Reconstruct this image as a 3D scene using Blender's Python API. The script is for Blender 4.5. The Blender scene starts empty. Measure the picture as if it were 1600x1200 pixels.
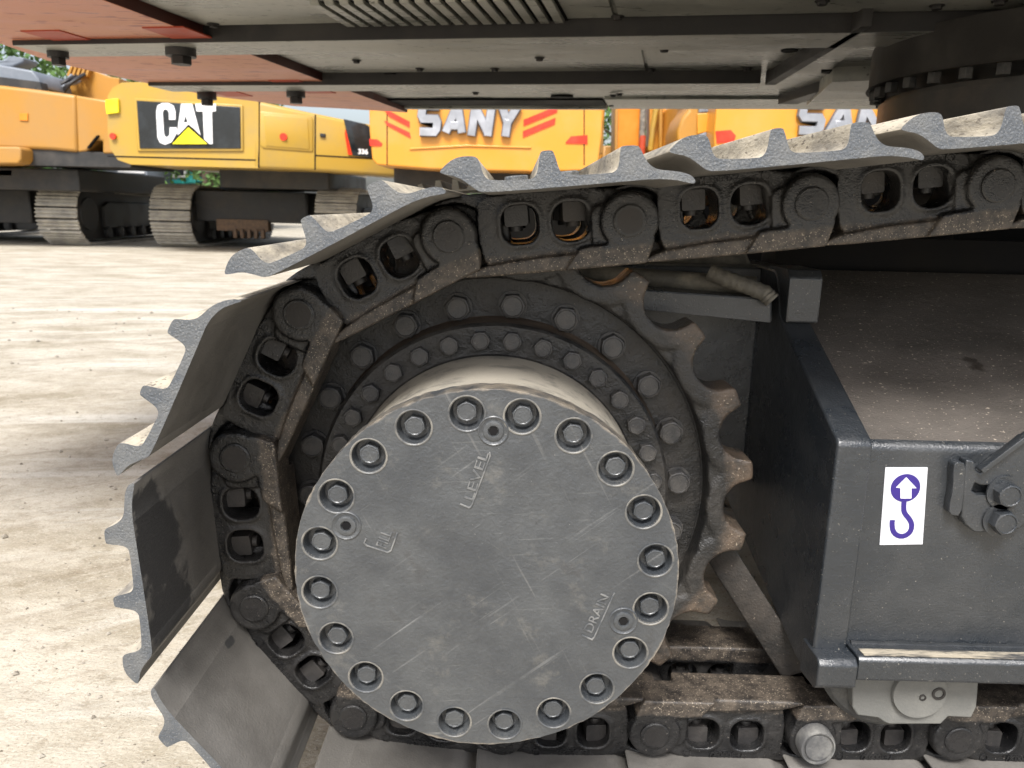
import bpy, bmesh, math, random
from mathutils import Vector, Matrix
from mathutils.geometry import tessellate_polygon
random.seed(7)
D2R = math.radians
PI = math.pi
S = bpy.context.scene
COL = S.collection

# ------------------------------------------------------------------ camera
H = 0.84                                  # camera height above the ground
FPX, TH, ROLL = 1233.8, 0.22166, 0.02453  # focal length in 1600 px units, pitch down, roll
cr, sr = math.cos(ROLL), math.sin(ROLL)
ct, st = math.cos(TH), math.sin(TH)
R0, U0, F0 = Vector((1, 0, 0)), Vector((0, st, ct)), Vector((0, ct, -st))
RR, UU = cr*R0 + sr*U0, -sr*R0 + cr*U0
cam_d = bpy.data.cameras.new('camera')
cam_d.sensor_width = 36.0
cam_d.lens = FPX/1600*36.0
cam_d.clip_start = 0.02
cam_d.clip_end = 2000
cam_d.dof.use_dof = True
cam_d.dof.focus_distance = 1.0
cam_d.dof.aperture_fstop = 11.0
cam = bpy.data.objects.new('camera', cam_d)
COL.objects.link(cam)
cm = Matrix((RR, UU, -F0)).transposed().to_4x4()
cm.translation = Vector((0, 0, H))
cam.matrix_world = cm
S.camera = cam

# ------------------------------------------------------------------ sky, sun, exposure
SUN_EL, SUN_AZ = D2R(54), D2R(190)        # azimuth measured clockwise from +Y
W = bpy.data.worlds.new('World')
S.world = W
W.use_nodes = True
wn = W.node_tree.nodes
wl = W.node_tree.links
sky = wn.new('ShaderNodeTexSky')
sky.sky_type = 'NISHITA'
sky.sun_disc = False
sky.sun_elevation = SUN_EL
sky.sun_rotation = SUN_AZ
sky.dust_density = 4.0
sky.air_density = 1.0
hs = wn.new('ShaderNodeHueSaturation')
hs.inputs['Saturation'].default_value = 0.60
wl.new(sky.outputs['Color'], hs.inputs['Color'])
wl.new(hs.outputs['Color'], wn['Background'].inputs['Color'])
wn['Background'].inputs['Strength'].default_value = 0.15
sun_d = bpy.data.lights.new('sun', 'SUN')
sun_d.energy = 3.0
sun_d.angle = D2R(18)
sun_d.color = (1.0, 0.985, 0.965)
sun = bpy.data.objects.new('sun', sun_d)
COL.objects.link(sun)
sdir = Vector((math.sin(SUN_AZ)*math.cos(SUN_EL), math.cos(SUN_AZ)*math.cos(SUN_EL), math.sin(SUN_EL)))
sun.rotation_euler = sdir.to_track_quat('Z', 'Y').to_euler()
sun.location = sdir*30
S.view_settings.view_transform = 'Standard'
S.view_settings.look = 'None'
S.view_settings.gamma = 1.0
S.view_settings.exposure = 0.75
S.view_settings.use_curve_mapping = False
S.render.engine = 'CYCLES'


# ------------------------------------------------------------------ measuring: a photo pixel to a point of the place
def ray(px, py):
    x, y = px-800, py-600
    x, y = cr*x + sr*y, -sr*x + cr*y
    return (R0*x - U0*y)/FPX + F0


def at(px, py, Y=None, Z=None, X=None):
    d = ray(px, py)
    if Y is not None:
        t = Y/d.y
    elif Z is not None:
        t = (Z-H)/d.z
    else:
        t = X/d.x
    p = d*t
    return Vector((p.x, p.y, p.z+H))


def xz(px, py, Y):
    p = at(px, py, Y=Y)
    return (p.x, p.z)


# ------------------------------------------------------------------ materials
MATS = {}


def mat(name, base, c2=None, rough=.5, metal=0., mix_scale=6., mix_lo=.45, mix_hi=.65, mix_amt=1.,
        fleck=None, fleck_scale=350., fleck_th=.68, bump=.15, bump_scale=220., bump2=0., bump2_scale=30.,
        stretch=(1, 1, 1), spec=.5, coat=0., r2=None, obj=False):
    m = bpy.data.materials.new(name)
    m.use_nodes = True
    nt = m.node_tree
    n, l = nt.nodes, nt.links
    b = n['Principled BSDF']
    b.inputs['Metallic'].default_value = metal
    b.inputs['Specular IOR Level'].default_value = spec
    b.inputs['Coat Weight'].default_value = coat
    b.inputs['Coat Roughness'].default_value = .22
    if obj:
        tc = n.new('ShaderNodeTexCoord')
        src = tc.outputs['Object']
    else:
        g = n.new('ShaderNodeNewGeometry')
        src = g.outputs['Position']
    mp = n.new('ShaderNodeMapping')
    mp.inputs['Scale'].default_value = stretch
    l.new(src, mp.inputs['Vector'])
    col = None

    def noise(scale, detail=6, rg=.6, vec=None):
        t = n.new('ShaderNodeTexNoise')
        t.inputs['Scale'].default_value = scale
        t.inputs['Detail'].default_value = detail
        t.inputs['Roughness'].default_value = rg
        l.new(vec or mp.outputs['Vector'], t.inputs['Vector'])
        return t.outputs['Fac']

    def ramp(fac, lo, hi, a=0., bb=1.):
        r = n.new('ShaderNodeMapRange')
        r.inputs['From Min'].default_value = lo
        r.inputs['From Max'].default_value = hi
        r.inputs['To Min'].default_value = a
        r.inputs['To Max'].default_value = bb
        l.new(fac, r.inputs['Value'])
        return r.outputs['Result']

    def mixc(f, a, bb):
        x = n.new('ShaderNodeMix')
        x.data_type = 'RGBA'
        if hasattr(f, 'links'):
            l.new(f, x.inputs[0])
        else:
            x.inputs[0].default_value = f
        for i, v in ((6, a), (7, bb)):
            if isinstance(v, (tuple, list)):
                x.inputs[i].default_value = (*v[:3], 1)
            else:
                l.new(v, x.inputs[i])
        return x.outputs[2]
    c2 = c2 or tuple(min(1, v*1.3) for v in base)
    nf = noise(mix_scale, 9, .65)
    f1 = ramp(nf, mix_lo, mix_hi, 0, mix_amt)
    col = mixc(f1, base, c2)
    if fleck:
        f2 = ramp(noise(fleck_scale, 2, .5), fleck_th, fleck_th+.06)
        col = mixc(f2, col, fleck)
    l.new(col, b.inputs['Base Color'])
    rr = ramp(nf, mix_lo, mix_hi, rough, r2 if r2 is not None else min(1, rough+.2))
    l.new(rr, b.inputs['Roughness'])
    bp = n.new('ShaderNodeBump')
    bp.inputs['Strength'].default_value = bump
    bp.inputs['Distance'].default_value = .002
    l.new(noise(bump_scale, 4, .6), bp.inputs['Height'])
    out = bp.outputs['Normal']
    if bump2:
        b2 = n.new('ShaderNodeBump')
        b2.inputs['Strength'].default_value = bump2
        b2.inputs['Distance'].default_value = .006
        l.new(noise(bump2_scale, 5, .55), b2.inputs['Height'])
        l.new(out, b2.inputs['Normal'])
        out = b2.outputs['Normal']
    l.new(out, b.inputs['Normal'])
    m['h'] = name
    MATS[name] = m
    m_fns[name] = (n, l, b, noise, ramp, mixc, mp, src)
    return m


m_fns = {}


def top_color(name):
    n, l, b = m_fns[name][:3]
    return b.inputs['Base Color'].links[0].from_socket


def mathn(n, l, op, a, b=None):
    x = n.new('ShaderNodeMath')
    x.operation = op
    for i, v in ((0, a), (1, b)):
        if v is None:
            continue
        if isinstance(v, (int, float)):
            x.inputs[i].default_value = v
        else:
            l.new(v, x.inputs[i])
    return x.outputs[0]


black = mat('black_paint', (.020, .019, .019), (.055, .048, .042), rough=.38, r2=.75, mix_scale=14, mix_lo=.42, mix_hi=.72,
            fleck=(.20, .18, .15), fleck_scale=260, fleck_th=.72, bump=.45, bump_scale=420, bump2=.25, bump2_scale=60, spec=.6)
glossblack = mat('gloss_black_paint', (.022, .024, .026), (.040, .040, .040), rough=.24, r2=.5, mix_scale=9, mix_lo=.45, mix_hi=.75,
                 fleck=(.16, .15, .13), fleck_scale=300, fleck_th=.76, bump=.22, bump_scale=300, bump2=.1, bump2_scale=40, spec=.6)
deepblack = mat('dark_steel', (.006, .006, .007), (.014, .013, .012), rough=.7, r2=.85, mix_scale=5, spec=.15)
cover_m = mat('cover_paint', (.038, .042, .047), (.066, .070, .072), rough=.28, r2=.55, mix_scale=11, mix_lo=.38, mix_hi=.64,
              fleck=(.20, .195, .18), fleck_scale=360, fleck_th=.735, bump=.55, bump_scale=260, bump2=.35, bump2_scale=30, coat=.45, spec=.6)
drum_m = mat('dusty_drum', (.11, .105, .095), (.33, .30, .245), rough=.6, mix_scale=7, mix_lo=.30, mix_hi=.50, bump=.4, bump_scale=130,
             fleck=(.42, .37, .29), fleck_scale=160, fleck_th=.66, stretch=(1.6, 3.5, 9))
shoe_end = mat('shoe_end_steel', (.080, .088, .098), (.155, .155, .148), rough=.42, mix_scale=20, mix_lo=.42, mix_hi=.70,
               fleck=(.18, .18, .175), fleck_scale=520, fleck_th=.60, bump=.9, bump_scale=380, bump2=.15, bump2_scale=40, spec=.4)
shoe_top = mat('shoe_top_dust', (.17, .158, .138), (.43, .385, .305), rough=.85, mix_scale=22, mix_lo=.34, mix_hi=.56,
               fleck=(.16, .14, .115), fleck_scale=260, fleck_th=.62, bump=.8, bump_scale=240, bump2=.3, bump2_scale=50, stretch=(1, .35, 1), spec=.25)
shoe_in = mat('shoe_inner_steel', (.105, .099, .090), (.185, .175, .160), rough=.38, r2=.7, mix_scale=5, mix_lo=.38, mix_hi=.66,
              fleck=(.17, .155, .13), fleck_scale=420, fleck_th=.66, bump=.4, bump_scale=300, bump2=.1, bump2_scale=30, spec=.3)
link_m = mat('link_black_paint', (.010, .010, .0105), (.034, .032, .030), rough=.20, r2=.52, mix_scale=17, mix_lo=.44, mix_hi=.74,
             fleck=(.17, .15, .13), fleck_scale=330, fleck_th=.70, bump=.55, bump_scale=430, bump2=.35, bump2_scale=70, spec=.6)
sprock_m = mat('sprocket_paint', (.014, .014, .014), (.046, .041, .035), rough=.30, r2=.7, mix_scale=13, mix_lo=.44, mix_hi=.72,
               fleck=(.16, .14, .12), fleck_scale=300, fleck_th=.73, bump=.7, bump_scale=300, bump2=.35, bump2_scale=90, spec=.55, obj=True)
frame_m = mat('frame_paint', (.017, .021, .026), (.038, .040, .042), rough=.24, r2=.5, mix_scale=6, mix_lo=.42, mix_hi=.7,
              fleck=(.17, .16, .14), fleck_scale=300, fleck_th=.69, bump=.55, bump_scale=330, bump2=.30, bump2_scale=45, coat=.45, spec=.6)
slope_m = mat('dusty_slope_paint', (.058, .052, .046), (.125, .108, .093), rough=.34, r2=.8, mix_scale=4, mix_lo=.3, mix_hi=.7,
              fleck=(.36, .31, .25), fleck_scale=190, fleck_th=.66, bump=.6, bump_scale=240, bump2=.3, bump2_scale=40, spec=.35, stretch=(1, 1.6, 1))
gray_m = mat('roller_grey_paint', (.14, .14, .13), (.20, .195, .175), rough=.55, mix_scale=8, bump=.3, bump_scale=300, spec=.4)
rust_m = mat('rusty_steel', (.085, .055, .036), (.20, .125, .075), rough=.55, r2=.8, mix_scale=18, mix_lo=.35, mix_hi=.65,
             fleck=(.36, .30, .24), fleck_scale=260, fleck_th=.66, bump=.7, bump_scale=250, bump2=.4, bump2_scale=60, metal=.15)
weld_m = mat('dusty_weld_steel', (.13, .12, .10), (.30, .27, .215), rough=.6, mix_scale=16, bump=.6, bump_scale=200, bump2=.3, bump2_scale=60)
belly_m = mat('dusty_belly_plate', (.19, .195, .175), (.42, .415, .365), rough=.20, r2=.42, mix_scale=4, mix_lo=.36, mix_hi=.60,
              fleck=(.10, .10, .085), fleck_scale=60, fleck_th=.64, bump=.25, bump_scale=260, stretch=(.5, 1.3, 1), spec=.5)
bellydark_m = mat('dark_steel_and_shade', (.020, .018, .017), (.045, .040, .036), rough=.5, mix_scale=5, bump=.3)  # dark steel parts, and the shade painted on the cross beam sides
red_m = mat('red_primer_plate', (.56, .15, .060), (.62, .26, .14), rough=.32, r2=.5, mix_scale=4, mix_lo=.35, mix_hi=.6,
            fleck=(.36, .08, .045), fleck_scale=30, fleck_th=.60, bump=.2, stretch=(.4, 1.6, 1))
redpure_m = mat('red_paint', (.42, .055, .02), (.5, .08, .03), rough=.5)
darkred_m = mat('shaded_red', (.07, .018, .012), (.10, .028, .02), rough=.55)  # sides of the red tail plate, with their shade put into the colour
cat_y = mat('golden_yellow_paint', (.42, .26, .035), (.36, .235, .055), rough=.32, r2=.5, mix_scale=1.6, bump=.05, bump_scale=20, coat=.3)
sany_y = mat('orange_yellow_paint', (.62, .26, .022), (.58, .27, .045), rough=.30, r2=.45, mix_scale=1.5, bump=.03, bump_scale=20, coat=.3)
oran_m = mat('orange_paint', (.40, .195, .03), (.36, .19, .05), rough=.38, mix_scale=.8, bump=.05, bump_scale=20)
boom_m = mat('deep_orange_paint', (.62, .20, .008), (.66, .24, .02), rough=.4, mix_scale=2)
bgblack = mat('far_black_steel', (.018, .018, .018), (.05, .045, .04), rough=.55, mix_scale=3, bump=.3, bump_scale=30)
bgshoe = mat('far_dusty_shoes', (.28, .265, .235), (.46, .43, .37), rough=.8, mix_scale=5, mix_lo=.35, mix_hi=.6, bump=.3, bump_scale=40)
bggrey = mat('far_grey_cover', (.16, .18, .21), (.22, .24, .27), rough=.4, mix_scale=2)
bgglass = mat('far_dark_glass', (.012, .014, .016), (.03, .035, .04), rough=.08, r2=.15, mix_scale=2, bump=.02)
teal_m = mat('teal_paint', (.03, .42, .40), (.06, .50, .48), rough=.4, mix_scale=2)
white_m = mat('white_print', (.80, .80, .80), (.76, .76, .77), rough=.4, mix_scale=3, bump=.02)
sticker_m = mat('white_sticker', (.60, .61, .64), (.50, .50, .53), rough=.35, mix_scale=40, mix_lo=.5, mix_hi=.7, bump=.03)
blue_m = mat('blue_print', (.030, .016, .17), (.034, .018, .19), rough=.35, mix_scale=8, bump=.02)
tri_m = mat('yellow_print', (.85, .72, .01), (.85, .72, .02), rough=.4, mix_scale=3, bump=.02)
red_l = mat('red_reflector', (.75, .03, .01), (.8, .05, .02), rough=.3, mix_scale=3, bump=.02)
silver_m = mat('silver_lettering', (.36, .37, .40), (.46, .47, .50), rough=.3, metal=.7, mix_scale=3, bump=.02)
dkedge_m = mat('letter_edge_grey', (.09, .09, .10), (.14, .14, .15), rough=.4, mix_scale=3)
rubber_m = mat('black_hose_rubber', (.02, .02, .022), rough=.5)
bark_m = mat('tree_bark', (.10, .075, .05), (.16, .12, .09), rough=.9, mix_scale=6, bump=.6, bump_scale=20)
leaf_a = mat('leaf_green', (.05, .11, .022), (.085, .16, .035), rough=.6, mix_scale=1.2, mix_lo=.4, mix_hi=.6)
worn_m = mat('worn_bright_steel', (.09, .09, .09), (.20, .195, .18), rough=.45, metal=.0, mix_scale=30, bump=.4)
bolt_m = mat('bolt_steel', (.032, .032, .033), (.075, .070, .064), rough=.36, mix_scale=40, mix_lo=.4, mix_hi=.6,
             fleck=(.2, .19, .17), fleck_scale=420, fleck_th=.70, bump=.55, bump_scale=420, spec=.6)


def add_wear_by_height():
    """track link: bare brown steel on the rail side (local z), kept ragged by noise"""
    n, l, b, noise, ramp, mixc, mp, src = m_fns['link_black_paint']
    tc = n.new('ShaderNodeTexCoord')
    sep = n.new('ShaderNodeSeparateXYZ')
    l.new(tc.outputs['Object'], sep.inputs[0])
    nz = noise(28, 6, .65)
    a = mathn(n, l, 'MULTIPLY', nz, .022)
    z = mathn(n, l, 'ADD', sep.outputs['Z'], a)
    f = ramp(z, -.0175, -.0225)
    g2 = noise(60, 5, .7)
    wc = mixc(ramp(g2, .38, .62), (.024, .020, .017), (.092, .074, .057))
    wc = mixc(ramp(noise(420, 2, .5), .62, .68), wc, (.30, .25, .19))
    col = mixc(f, top_color('link_black_paint'), wc)
    l.new(col, b.inputs['Base Color'])
    old = b.inputs['Roughness'].links[0].from_socket
    x = n.new('ShaderNodeMix')
    l.new(f, x.inputs[0])
    l.new(old, x.inputs[2])
    x.inputs[3].default_value = .48
    l.new(x.outputs[0], b.inputs['Roughness'])


def add_wear_by_radius():
    n, l, b, noise, ramp, mixc, mp, src = m_fns['sprocket_paint']
    sep = n.new('ShaderNodeSeparateXYZ')
    l.new(src, sep.inputs[0])
    r2 = mathn(n, l, 'ADD', mathn(n, l, 'POWER', sep.outputs['X'], 2.), mathn(n, l, 'POWER', sep.outputs['Z'], 2.))
    r = mathn(n, l, 'SQRT', r2)
    r = mathn(n, l, 'ADD', r, mathn(n, l, 'MULTIPLY', noise(24, 6, .65), .03))
    f = ramp(r, .348, .364)
    wc = mixc(ramp(noise(26, 6, .7), .38, .62), (.040, .035, .030), (.115, .084, .060))
    wc = mixc(ramp(noise(300, 2, .5), .66, .70), wc, (.34, .28, .21))
    l.new(mixc(f, top_color('sprocket_paint'), wc), b.inputs['Base Color'])


def add_scratches():
    n, l, b, noise, ramp, mixc, mp, src = m_fns['cover_paint']
    col = top_color('cover_paint')
    for ang, sx, sz, th, amt, c in ((38, 3, 160, .70, .8, (.30, .30, .29)), (-62, 4, 130, .71, .7, (.27, .26, .24)), (4, 5, 190, .70, .7, (.30, .30, .28)),
                                    (-35, 2.5, 100, .72, .6, (.26, .25, .23))):
        m2 = n.new('ShaderNodeMapping')
        m2.inputs['Rotation'].default_value = (0, D2R(ang), 0)
        m3 = n.new('ShaderNodeMapping')
        m3.inputs['Scale'].default_value = (sx, 1, sz)
        m3.inputs['Location'].default_value = (ang*.37, 0, ang*.11)
        l.new(src, m2.inputs['Vector'])
        l.new(m2.outputs[0], m3.inputs['Vector'])
        s1 = ramp(noise(1.0, 3, .6, m3.outputs[0]), th-.075, th-.03)
        patch = ramp(noise(11+ang*.05, 5, .6), .50, .66)
        f = mathn(n, l, 'MULTIPLY', mathn(n, l, 'MULTIPLY', s1, patch), amt*.42)
        col = mixc(f, col, c)
    # dark oily smudges
    f = mathn(n, l, 'MULTIPLY', ramp(noise(22, 4, .5), .62, .68), .55)
    col = mixc(f, col, (.032, .032, .033))
    f = mathn(n, l, 'MULTIPLY', ramp(noise(5, 7, .7), .46, .62), .5)
    col = mixc(f, col, (.033, .038, .044))
    f = mathn(n, l, 'MULTIPLY', ramp(noise(17, 8, .75), .56, .66), .45)
    col = mixc(f, col, (.125, .12, .108))
    # dust towards the rim
    sep = n.new('ShaderNodeSeparateXYZ')
    tc = n.new('ShaderNodeTexCoord')
    l.new(tc.outputs['Object'], sep.inputs[0])
    r = mathn(n, l, 'SQRT', mathn(n, l, 'ADD', mathn(n, l, 'POWER', sep.outputs['X'], 2.), mathn(n, l, 'POWER', sep.outputs['Z'], 2.)))
    r = mathn(n, l, 'ADD', r, mathn(n, l, 'MULTIPLY', noise(45, 5, .6), .010))
    f = ramp(r, .2200, .2235)
    col = mixc(f, col, (.24, .205, .16))
    l.new(col, b.inputs['Base Color'])


def add_stains():
    """wet black oil patches on the inner faces of three shoes, and drips on the sloping frame plate"""
    for mname, spots, stainc in (('shoe_inner_steel', STAINS, (.058, .057, .056)), ('dusty_slope_paint', SLOPE_STAINS, (.045, .038, .032))):
        n, l, b, noise, ramp, mixc, mp, src = m_fns[mname]
        nz = noise(30, 5, .6)
        tot = None
        for (c, sc) in spots:
            m2 = n.new('ShaderNodeMapping')
            m2.vector_type = 'POINT'
            m2.inputs['Scale'].default_value = tuple(1/s for s in sc)
            m2.inputs['Location'].default_value = tuple(-c[i]/sc[i] for i in range(3))
            l.new(src, m2.inputs['Vector'])
            ln = n.new('ShaderNodeVectorMath')
            ln.operation = 'LENGTH'
            l.new(m2.outputs[0], ln.inputs[0])
            v = mathn(n, l, 'ADD', ln.outputs['Value'], mathn(n, l, 'MULTIPLY', nz, 1.6))
            f = ramp(v, 1.66, 1.50)
            tot = f if tot is None else mathn(n, l, 'MAXIMUM', tot, f)
        l.new(mixc(tot, top_color(mname), stainc), b.inputs['Base Color'])
        old = b.inputs['Roughness'].links[0].from_socket
        x = n.new('ShaderNodeMix')
        l.new(tot, x.inputs[0])
        l.new(old, x.inputs[2])
        x.inputs[3].default_value = .30
        l.new(x.outputs[0], b.inputs['Roughness'])


STAINS = [(tuple(at(232, 860, Y=.85)), (.055, .07, .085)), (tuple(at(255, 960, Y=.86)), (.05, .075, .075)), (tuple(at(222, 800, Y=.84)), (.04, .05, .05)),
          (tuple(at(286, 1035, Y=.90)), (.020, .03, .018)), (tuple(at(305, 1095, Y=.90)), (.022, .03, .020)), (tuple(at(360, 1003, Y=.97)), (.010, .02, .010)), (tuple(at(283, 890, Y=.92)), (.008, .02, .008))]
SLOPE_STAINS = [((.44, 1.16, .66), (.030, .06, .05)), ((.68, 1.13, .64), (.028, .03, .02)), ((.63, 1.16, .65), (.012, .012, .012)), ((.72, 1.16, .65), (.012, .014, .012))]
add_wear_by_height()
add_wear_by_radius()
add_scratches()
add_stains()


# ------------------------------------------------------------------ mesh helpers
def chaikin(pts, it=1, closed=True):
    for _ in range(it):
        out = []
        n = len(pts)
        for i in range(n if closed else n-1):
            a, b = pts[i], pts[(i+1) % n]
            out.append((a[0]*.75+b[0]*.25, a[1]*.75+b[1]*.25))
            out.append((a[0]*.25+b[0]*.75, a[1]*.25+b[1]*.75))
        pts = out
    return pts


def prism(loops, y0, y1, bm=None, mapf=None):
    """closed prism: loops of (x, z), the first is the outline, the others are holes; extruded along y"""
    bm = bm or bmesh.new()
    vecs = [[Vector((p[0], p[1], 0)) for p in lp] for lp in loops]
    tris = tessellate_polygon(vecs)
    flat = [p for lp in loops for p in lp]
    a = [bm.verts.new((p[0], y0, p[1])) for p in flat]
    b = [bm.verts.new((p[0], y1, p[1])) for p in flat]
    for t in tris:
        try:
            bm.faces.new([a[i] for i in t])
            bm.faces.new([b[i] for i in reversed(t)])
        except ValueError:
            pass
    k = 0
    for lp in loops:
        n = len(lp)
        for i in range(n):
            j = (i+1) % n
            bm.faces.new((a[k+i], a[k+j], b[k+j], b[k+i]))
        k += n
    if mapf:
        for v in a+b:
            v.co = mapf(v.co)
    bmesh.ops.recalc_face_normals(bm, faces=bm.faces)
    return bm


def circle(r, n=32, c=(0, 0), a0=0.):
    return [(c[0]+r*math.cos(a0+2*PI*i/n), c[1]+r*math.sin(a0+2*PI*i/n)) for i in range(n)]


def rrect(x0, z0, x1, z1, r, n=5):
    out = []
    for cx, cz, a in ((x1-r, z1-r, 0), (x0+r, z1-r, 90), (x0+r, z0+r, 180), (x1-r, z0+r, 270)):
        for i in range(n+1):
            t = D2R(a+90*i/n)
            out.append((cx+r*math.cos(t), cz+r*math.sin(t)))
    return out


def box(x0, y0, z0, x1, y1, z1, bm=None):
    return prism([[(x0, z0), (x1, z0), (x1, z1), (x0, z1)]], y0, y1, bm)


def plan(pts, z0, z1, bm=None):
    """prism from a plan outline (x, y) between two heights"""
    return prism([pts], z0, z1, bm, mapf=lambda c: Vector((c.x, c.z, c.y)))


def lathe_y(prof, n=48, bm=None, c=(0, 0)):
    """revolve (radius, y) about an axis parallel to y; closed at the ends when radius is 0"""
    bm = bm or bmesh.new()
    rings = []
    for r, y in prof:
        if r <= 1e-6:
            rings.append([bm.verts.new((c[0], y, c[1]))])
        else:
            rings.append([bm.verts.new((c[0]+r*math.cos(2*PI*i/n), y, c[1]+r*math.sin(2*PI*i/n))) for i in range(n)])
    for a, b in zip(rings, rings[1:]):
        for i in range(n):
            j = (i+1) % n
            if len(a) == 1 and len(b) == 1:
                continue
            if len(a) == 1:
                bm.faces.new((a[0], b[j], b[i]))
            elif len(b) == 1:
                bm.faces.new((a[i], a[j], b[0]))
            else:
                bm.faces.new((a[i], a[j], b[j], b[i]))
    bmesh.ops.recalc_face_normals(bm, faces=bm.faces)
    return bm


def tube(pts, r, n=8, bm=None):
    bm = bm or bmesh.new()
    pts = [Vector(p) for p in pts]
    rings = []
    for i, p in enumerate(pts):
        d = (pts[min(i+1, len(pts)-1)]-pts[max(i-1, 0)]).normalized()
        u = d.orthogonal().normalized() if abs(d.z) > .9 else d.cross(Vector((0, 0, 1))).normalized()
        v = d.cross(u)
        rad = r[i] if isinstance(r, (list, tuple)) else r
        rings.append([bm.verts.new(p+(u*math.cos(2*PI*k/n)+v*math.sin(2*PI*k/n))*rad) for k in range(n)])
    for a, b in zip(rings, rings[1:]):
        for k in range(n):
            j = (k+1) % n
            bm.faces.new((a[k], a[j], b[j], b[k]))
    bm.faces.new(rings[0])
    bm.faces.new(list(reversed(rings[-1])))
    bmesh.ops.recalc_face_normals(bm, faces=bm.faces)
    return bm


def stroke(pts, w, closed=False):
    """outline of a flat stroke of width w along (x, z) points, mitred"""
    P = [Vector(p) for p in pts]
    L, Rr = [], []
    n = len(P)
    for i, p in enumerate(P):
        a = (P[i]-P[i-1]).normalized() if i > 0 else (P[1]-P[0]).normalized()
        b = (P[i+1]-P[i]).normalized() if i < n-1 else a
        t = (a+b).normalized()
        nn = Vector((-t.y, t.x))
        k = w/2/max(.35, nn.dot(Vector((-a.y, a.x))))
        L.append(tuple(p+nn*k))
        Rr.append(tuple(p-nn*k))
    return L + Rr[::-1]


def finish(bm, name, m, bevel=0., seg=2, angle=30, remesh=0., smooth_it=0, mats=None, sharp=35, dup=False):
    me = bpy.data.meshes.new(name)
    if dup:
        bmesh.ops.remove_doubles(bm, verts=bm.verts, dist=1e-5)
    bm.to_mesh(me)
    bm.free()
    if bevel or remesh or smooth_it:
        o = bpy.data.objects.new('work', me)
        COL.objects.link(o)
        if remesh:
            x = o.modifiers.new('r', 'REMESH')
            x.mode = 'VOXEL'
            x.voxel_size = remesh
        if smooth_it:
            x = o.modifiers.new('s', 'SMOOTH')
            x.factor = .5
            x.iterations = smooth_it
        if bevel:
            x = o.modifiers.new('b', 'BEVEL')
            x.width = bevel
            x.segments = seg
            x.limit_method = 'ANGLE'
            x.angle_limit = D2R(angle)
        dg = bpy.context.evaluated_depsgraph_get()
        me2 = bpy.data.meshes.new_from_object(o.evaluated_get(dg))
        me2.name = name
        bpy.data.objects.remove(o)
        me = me2
    me.materials.clear()
    for mm in ([m] + (mats or [])):
        me.materials.append(mm)
    for p in me.polygons:
        p.use_smooth = True
    if not remesh:
        me.set_sharp_from_angle(angle=D2R(sharp))
        fl = [max(abs(p.normal.x), abs(p.normal.y), abs(p.normal.z)) < .9998 for p in me.polygons]
        me.polygons.foreach_set('use_smooth', fl)
    return me


WM = {}


def put(name, me, parent=None, M=None, label=None, kind=None):
    o = bpy.data.objects.new(name, me)
    COL.objects.link(o)
    M = M or Matrix.Identity(4)
    WM[o.name] = M.copy()
    if parent is not None:
        o.parent = parent
        M = WM[parent.name].inverted() @ M
    o.matrix_local = M
    if label:
        o['label'] = label
    if kind:
        o['kind'] = kind
    return o


def thing(name, loc, label, cat, group=None, me=None):
    o = put(name, me, None, Matrix.Translation(loc))
    o['label'] = label
    o['category'] = cat
    if group:
        o['group'] = group
    return o


def T(x, y, z):
    return Matrix.Translation((x, y, z))


def RY(a):
    return Matrix.Rotation(a, 4, 'Y')


def text_mesh(s, size, m, depth=.001, bold=0., sx=1., name='lettering', align='LEFT'):
    """a text in the x-z plane facing -y"""
    c = bpy.data.curves.new(name, 'FONT')
    c.body = s
    c.size = size
    c.extrude = depth
    c.offset = bold
    c.align_x = align
    c.resolution_u = 3
    o = bpy.data.objects.new('work', c)
    COL.objects.link(o)
    dg = bpy.context.evaluated_depsgraph_get()
    me = bpy.data.meshes.new_from_object(o.evaluated_get(dg))
    bpy.data.objects.remove(o)
    me.transform(Matrix.Rotation(PI/2, 4, 'X') @ Matrix.Diagonal((sx, 1, 1, 1)))
    me.name = name
    me.materials.clear()
    me.materials.append(m)
    return me


def hexbolt(r, h, m, washer=0., name='bolt', dome=.08, bev=.0008):
    """hexagon head bolt, head towards -y"""
    bm = bmesh.new()
    y0 = 0.
    if washer:
        lathe_y([(0, 0), (washer, 0), (washer, -h*.18), (0, -h*.18)], 24, bm)
        y0 = -h*.18
    rings = []
    n = 12
    for rr, y, rnd in ((1., y0+.002, 0), (1., -h*.86, 0), (.93, -h*.96, .5), (.80, -h, 1.), (.74, -h*(1-dome), 1.), (0, -h*(1-dome), 1)):
        ring = []
        if rr == 0:
            ring = [bm.verts.new((0, y, 0))]
        else:
            for i in range(n):
                t = 2*PI*i/n
                hexr = 1. if i % 2 == 0 else math.cos(PI/6)
                q = hexr*(1-rnd)+rnd*.97
                ring.append(bm.verts.new((r*rr*q*math.cos(t), y, r*rr*q*math.sin(t))))
        rings.append(ring)
    for a, b in zip(rings, rings[1:]):
        for i in range(n):
            j = (i+1) % n
            if len(b) == 1:
                bm.faces.new((a[i], a[j], b[0]))
            else:
                bm.faces.new((a[i], a[j], b[j], b[i]))
    bmesh.ops.recalc_face_normals(bm, faces=bm.faces)
    me = finish(bm, name, m, sharp=25)
    return me


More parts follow.
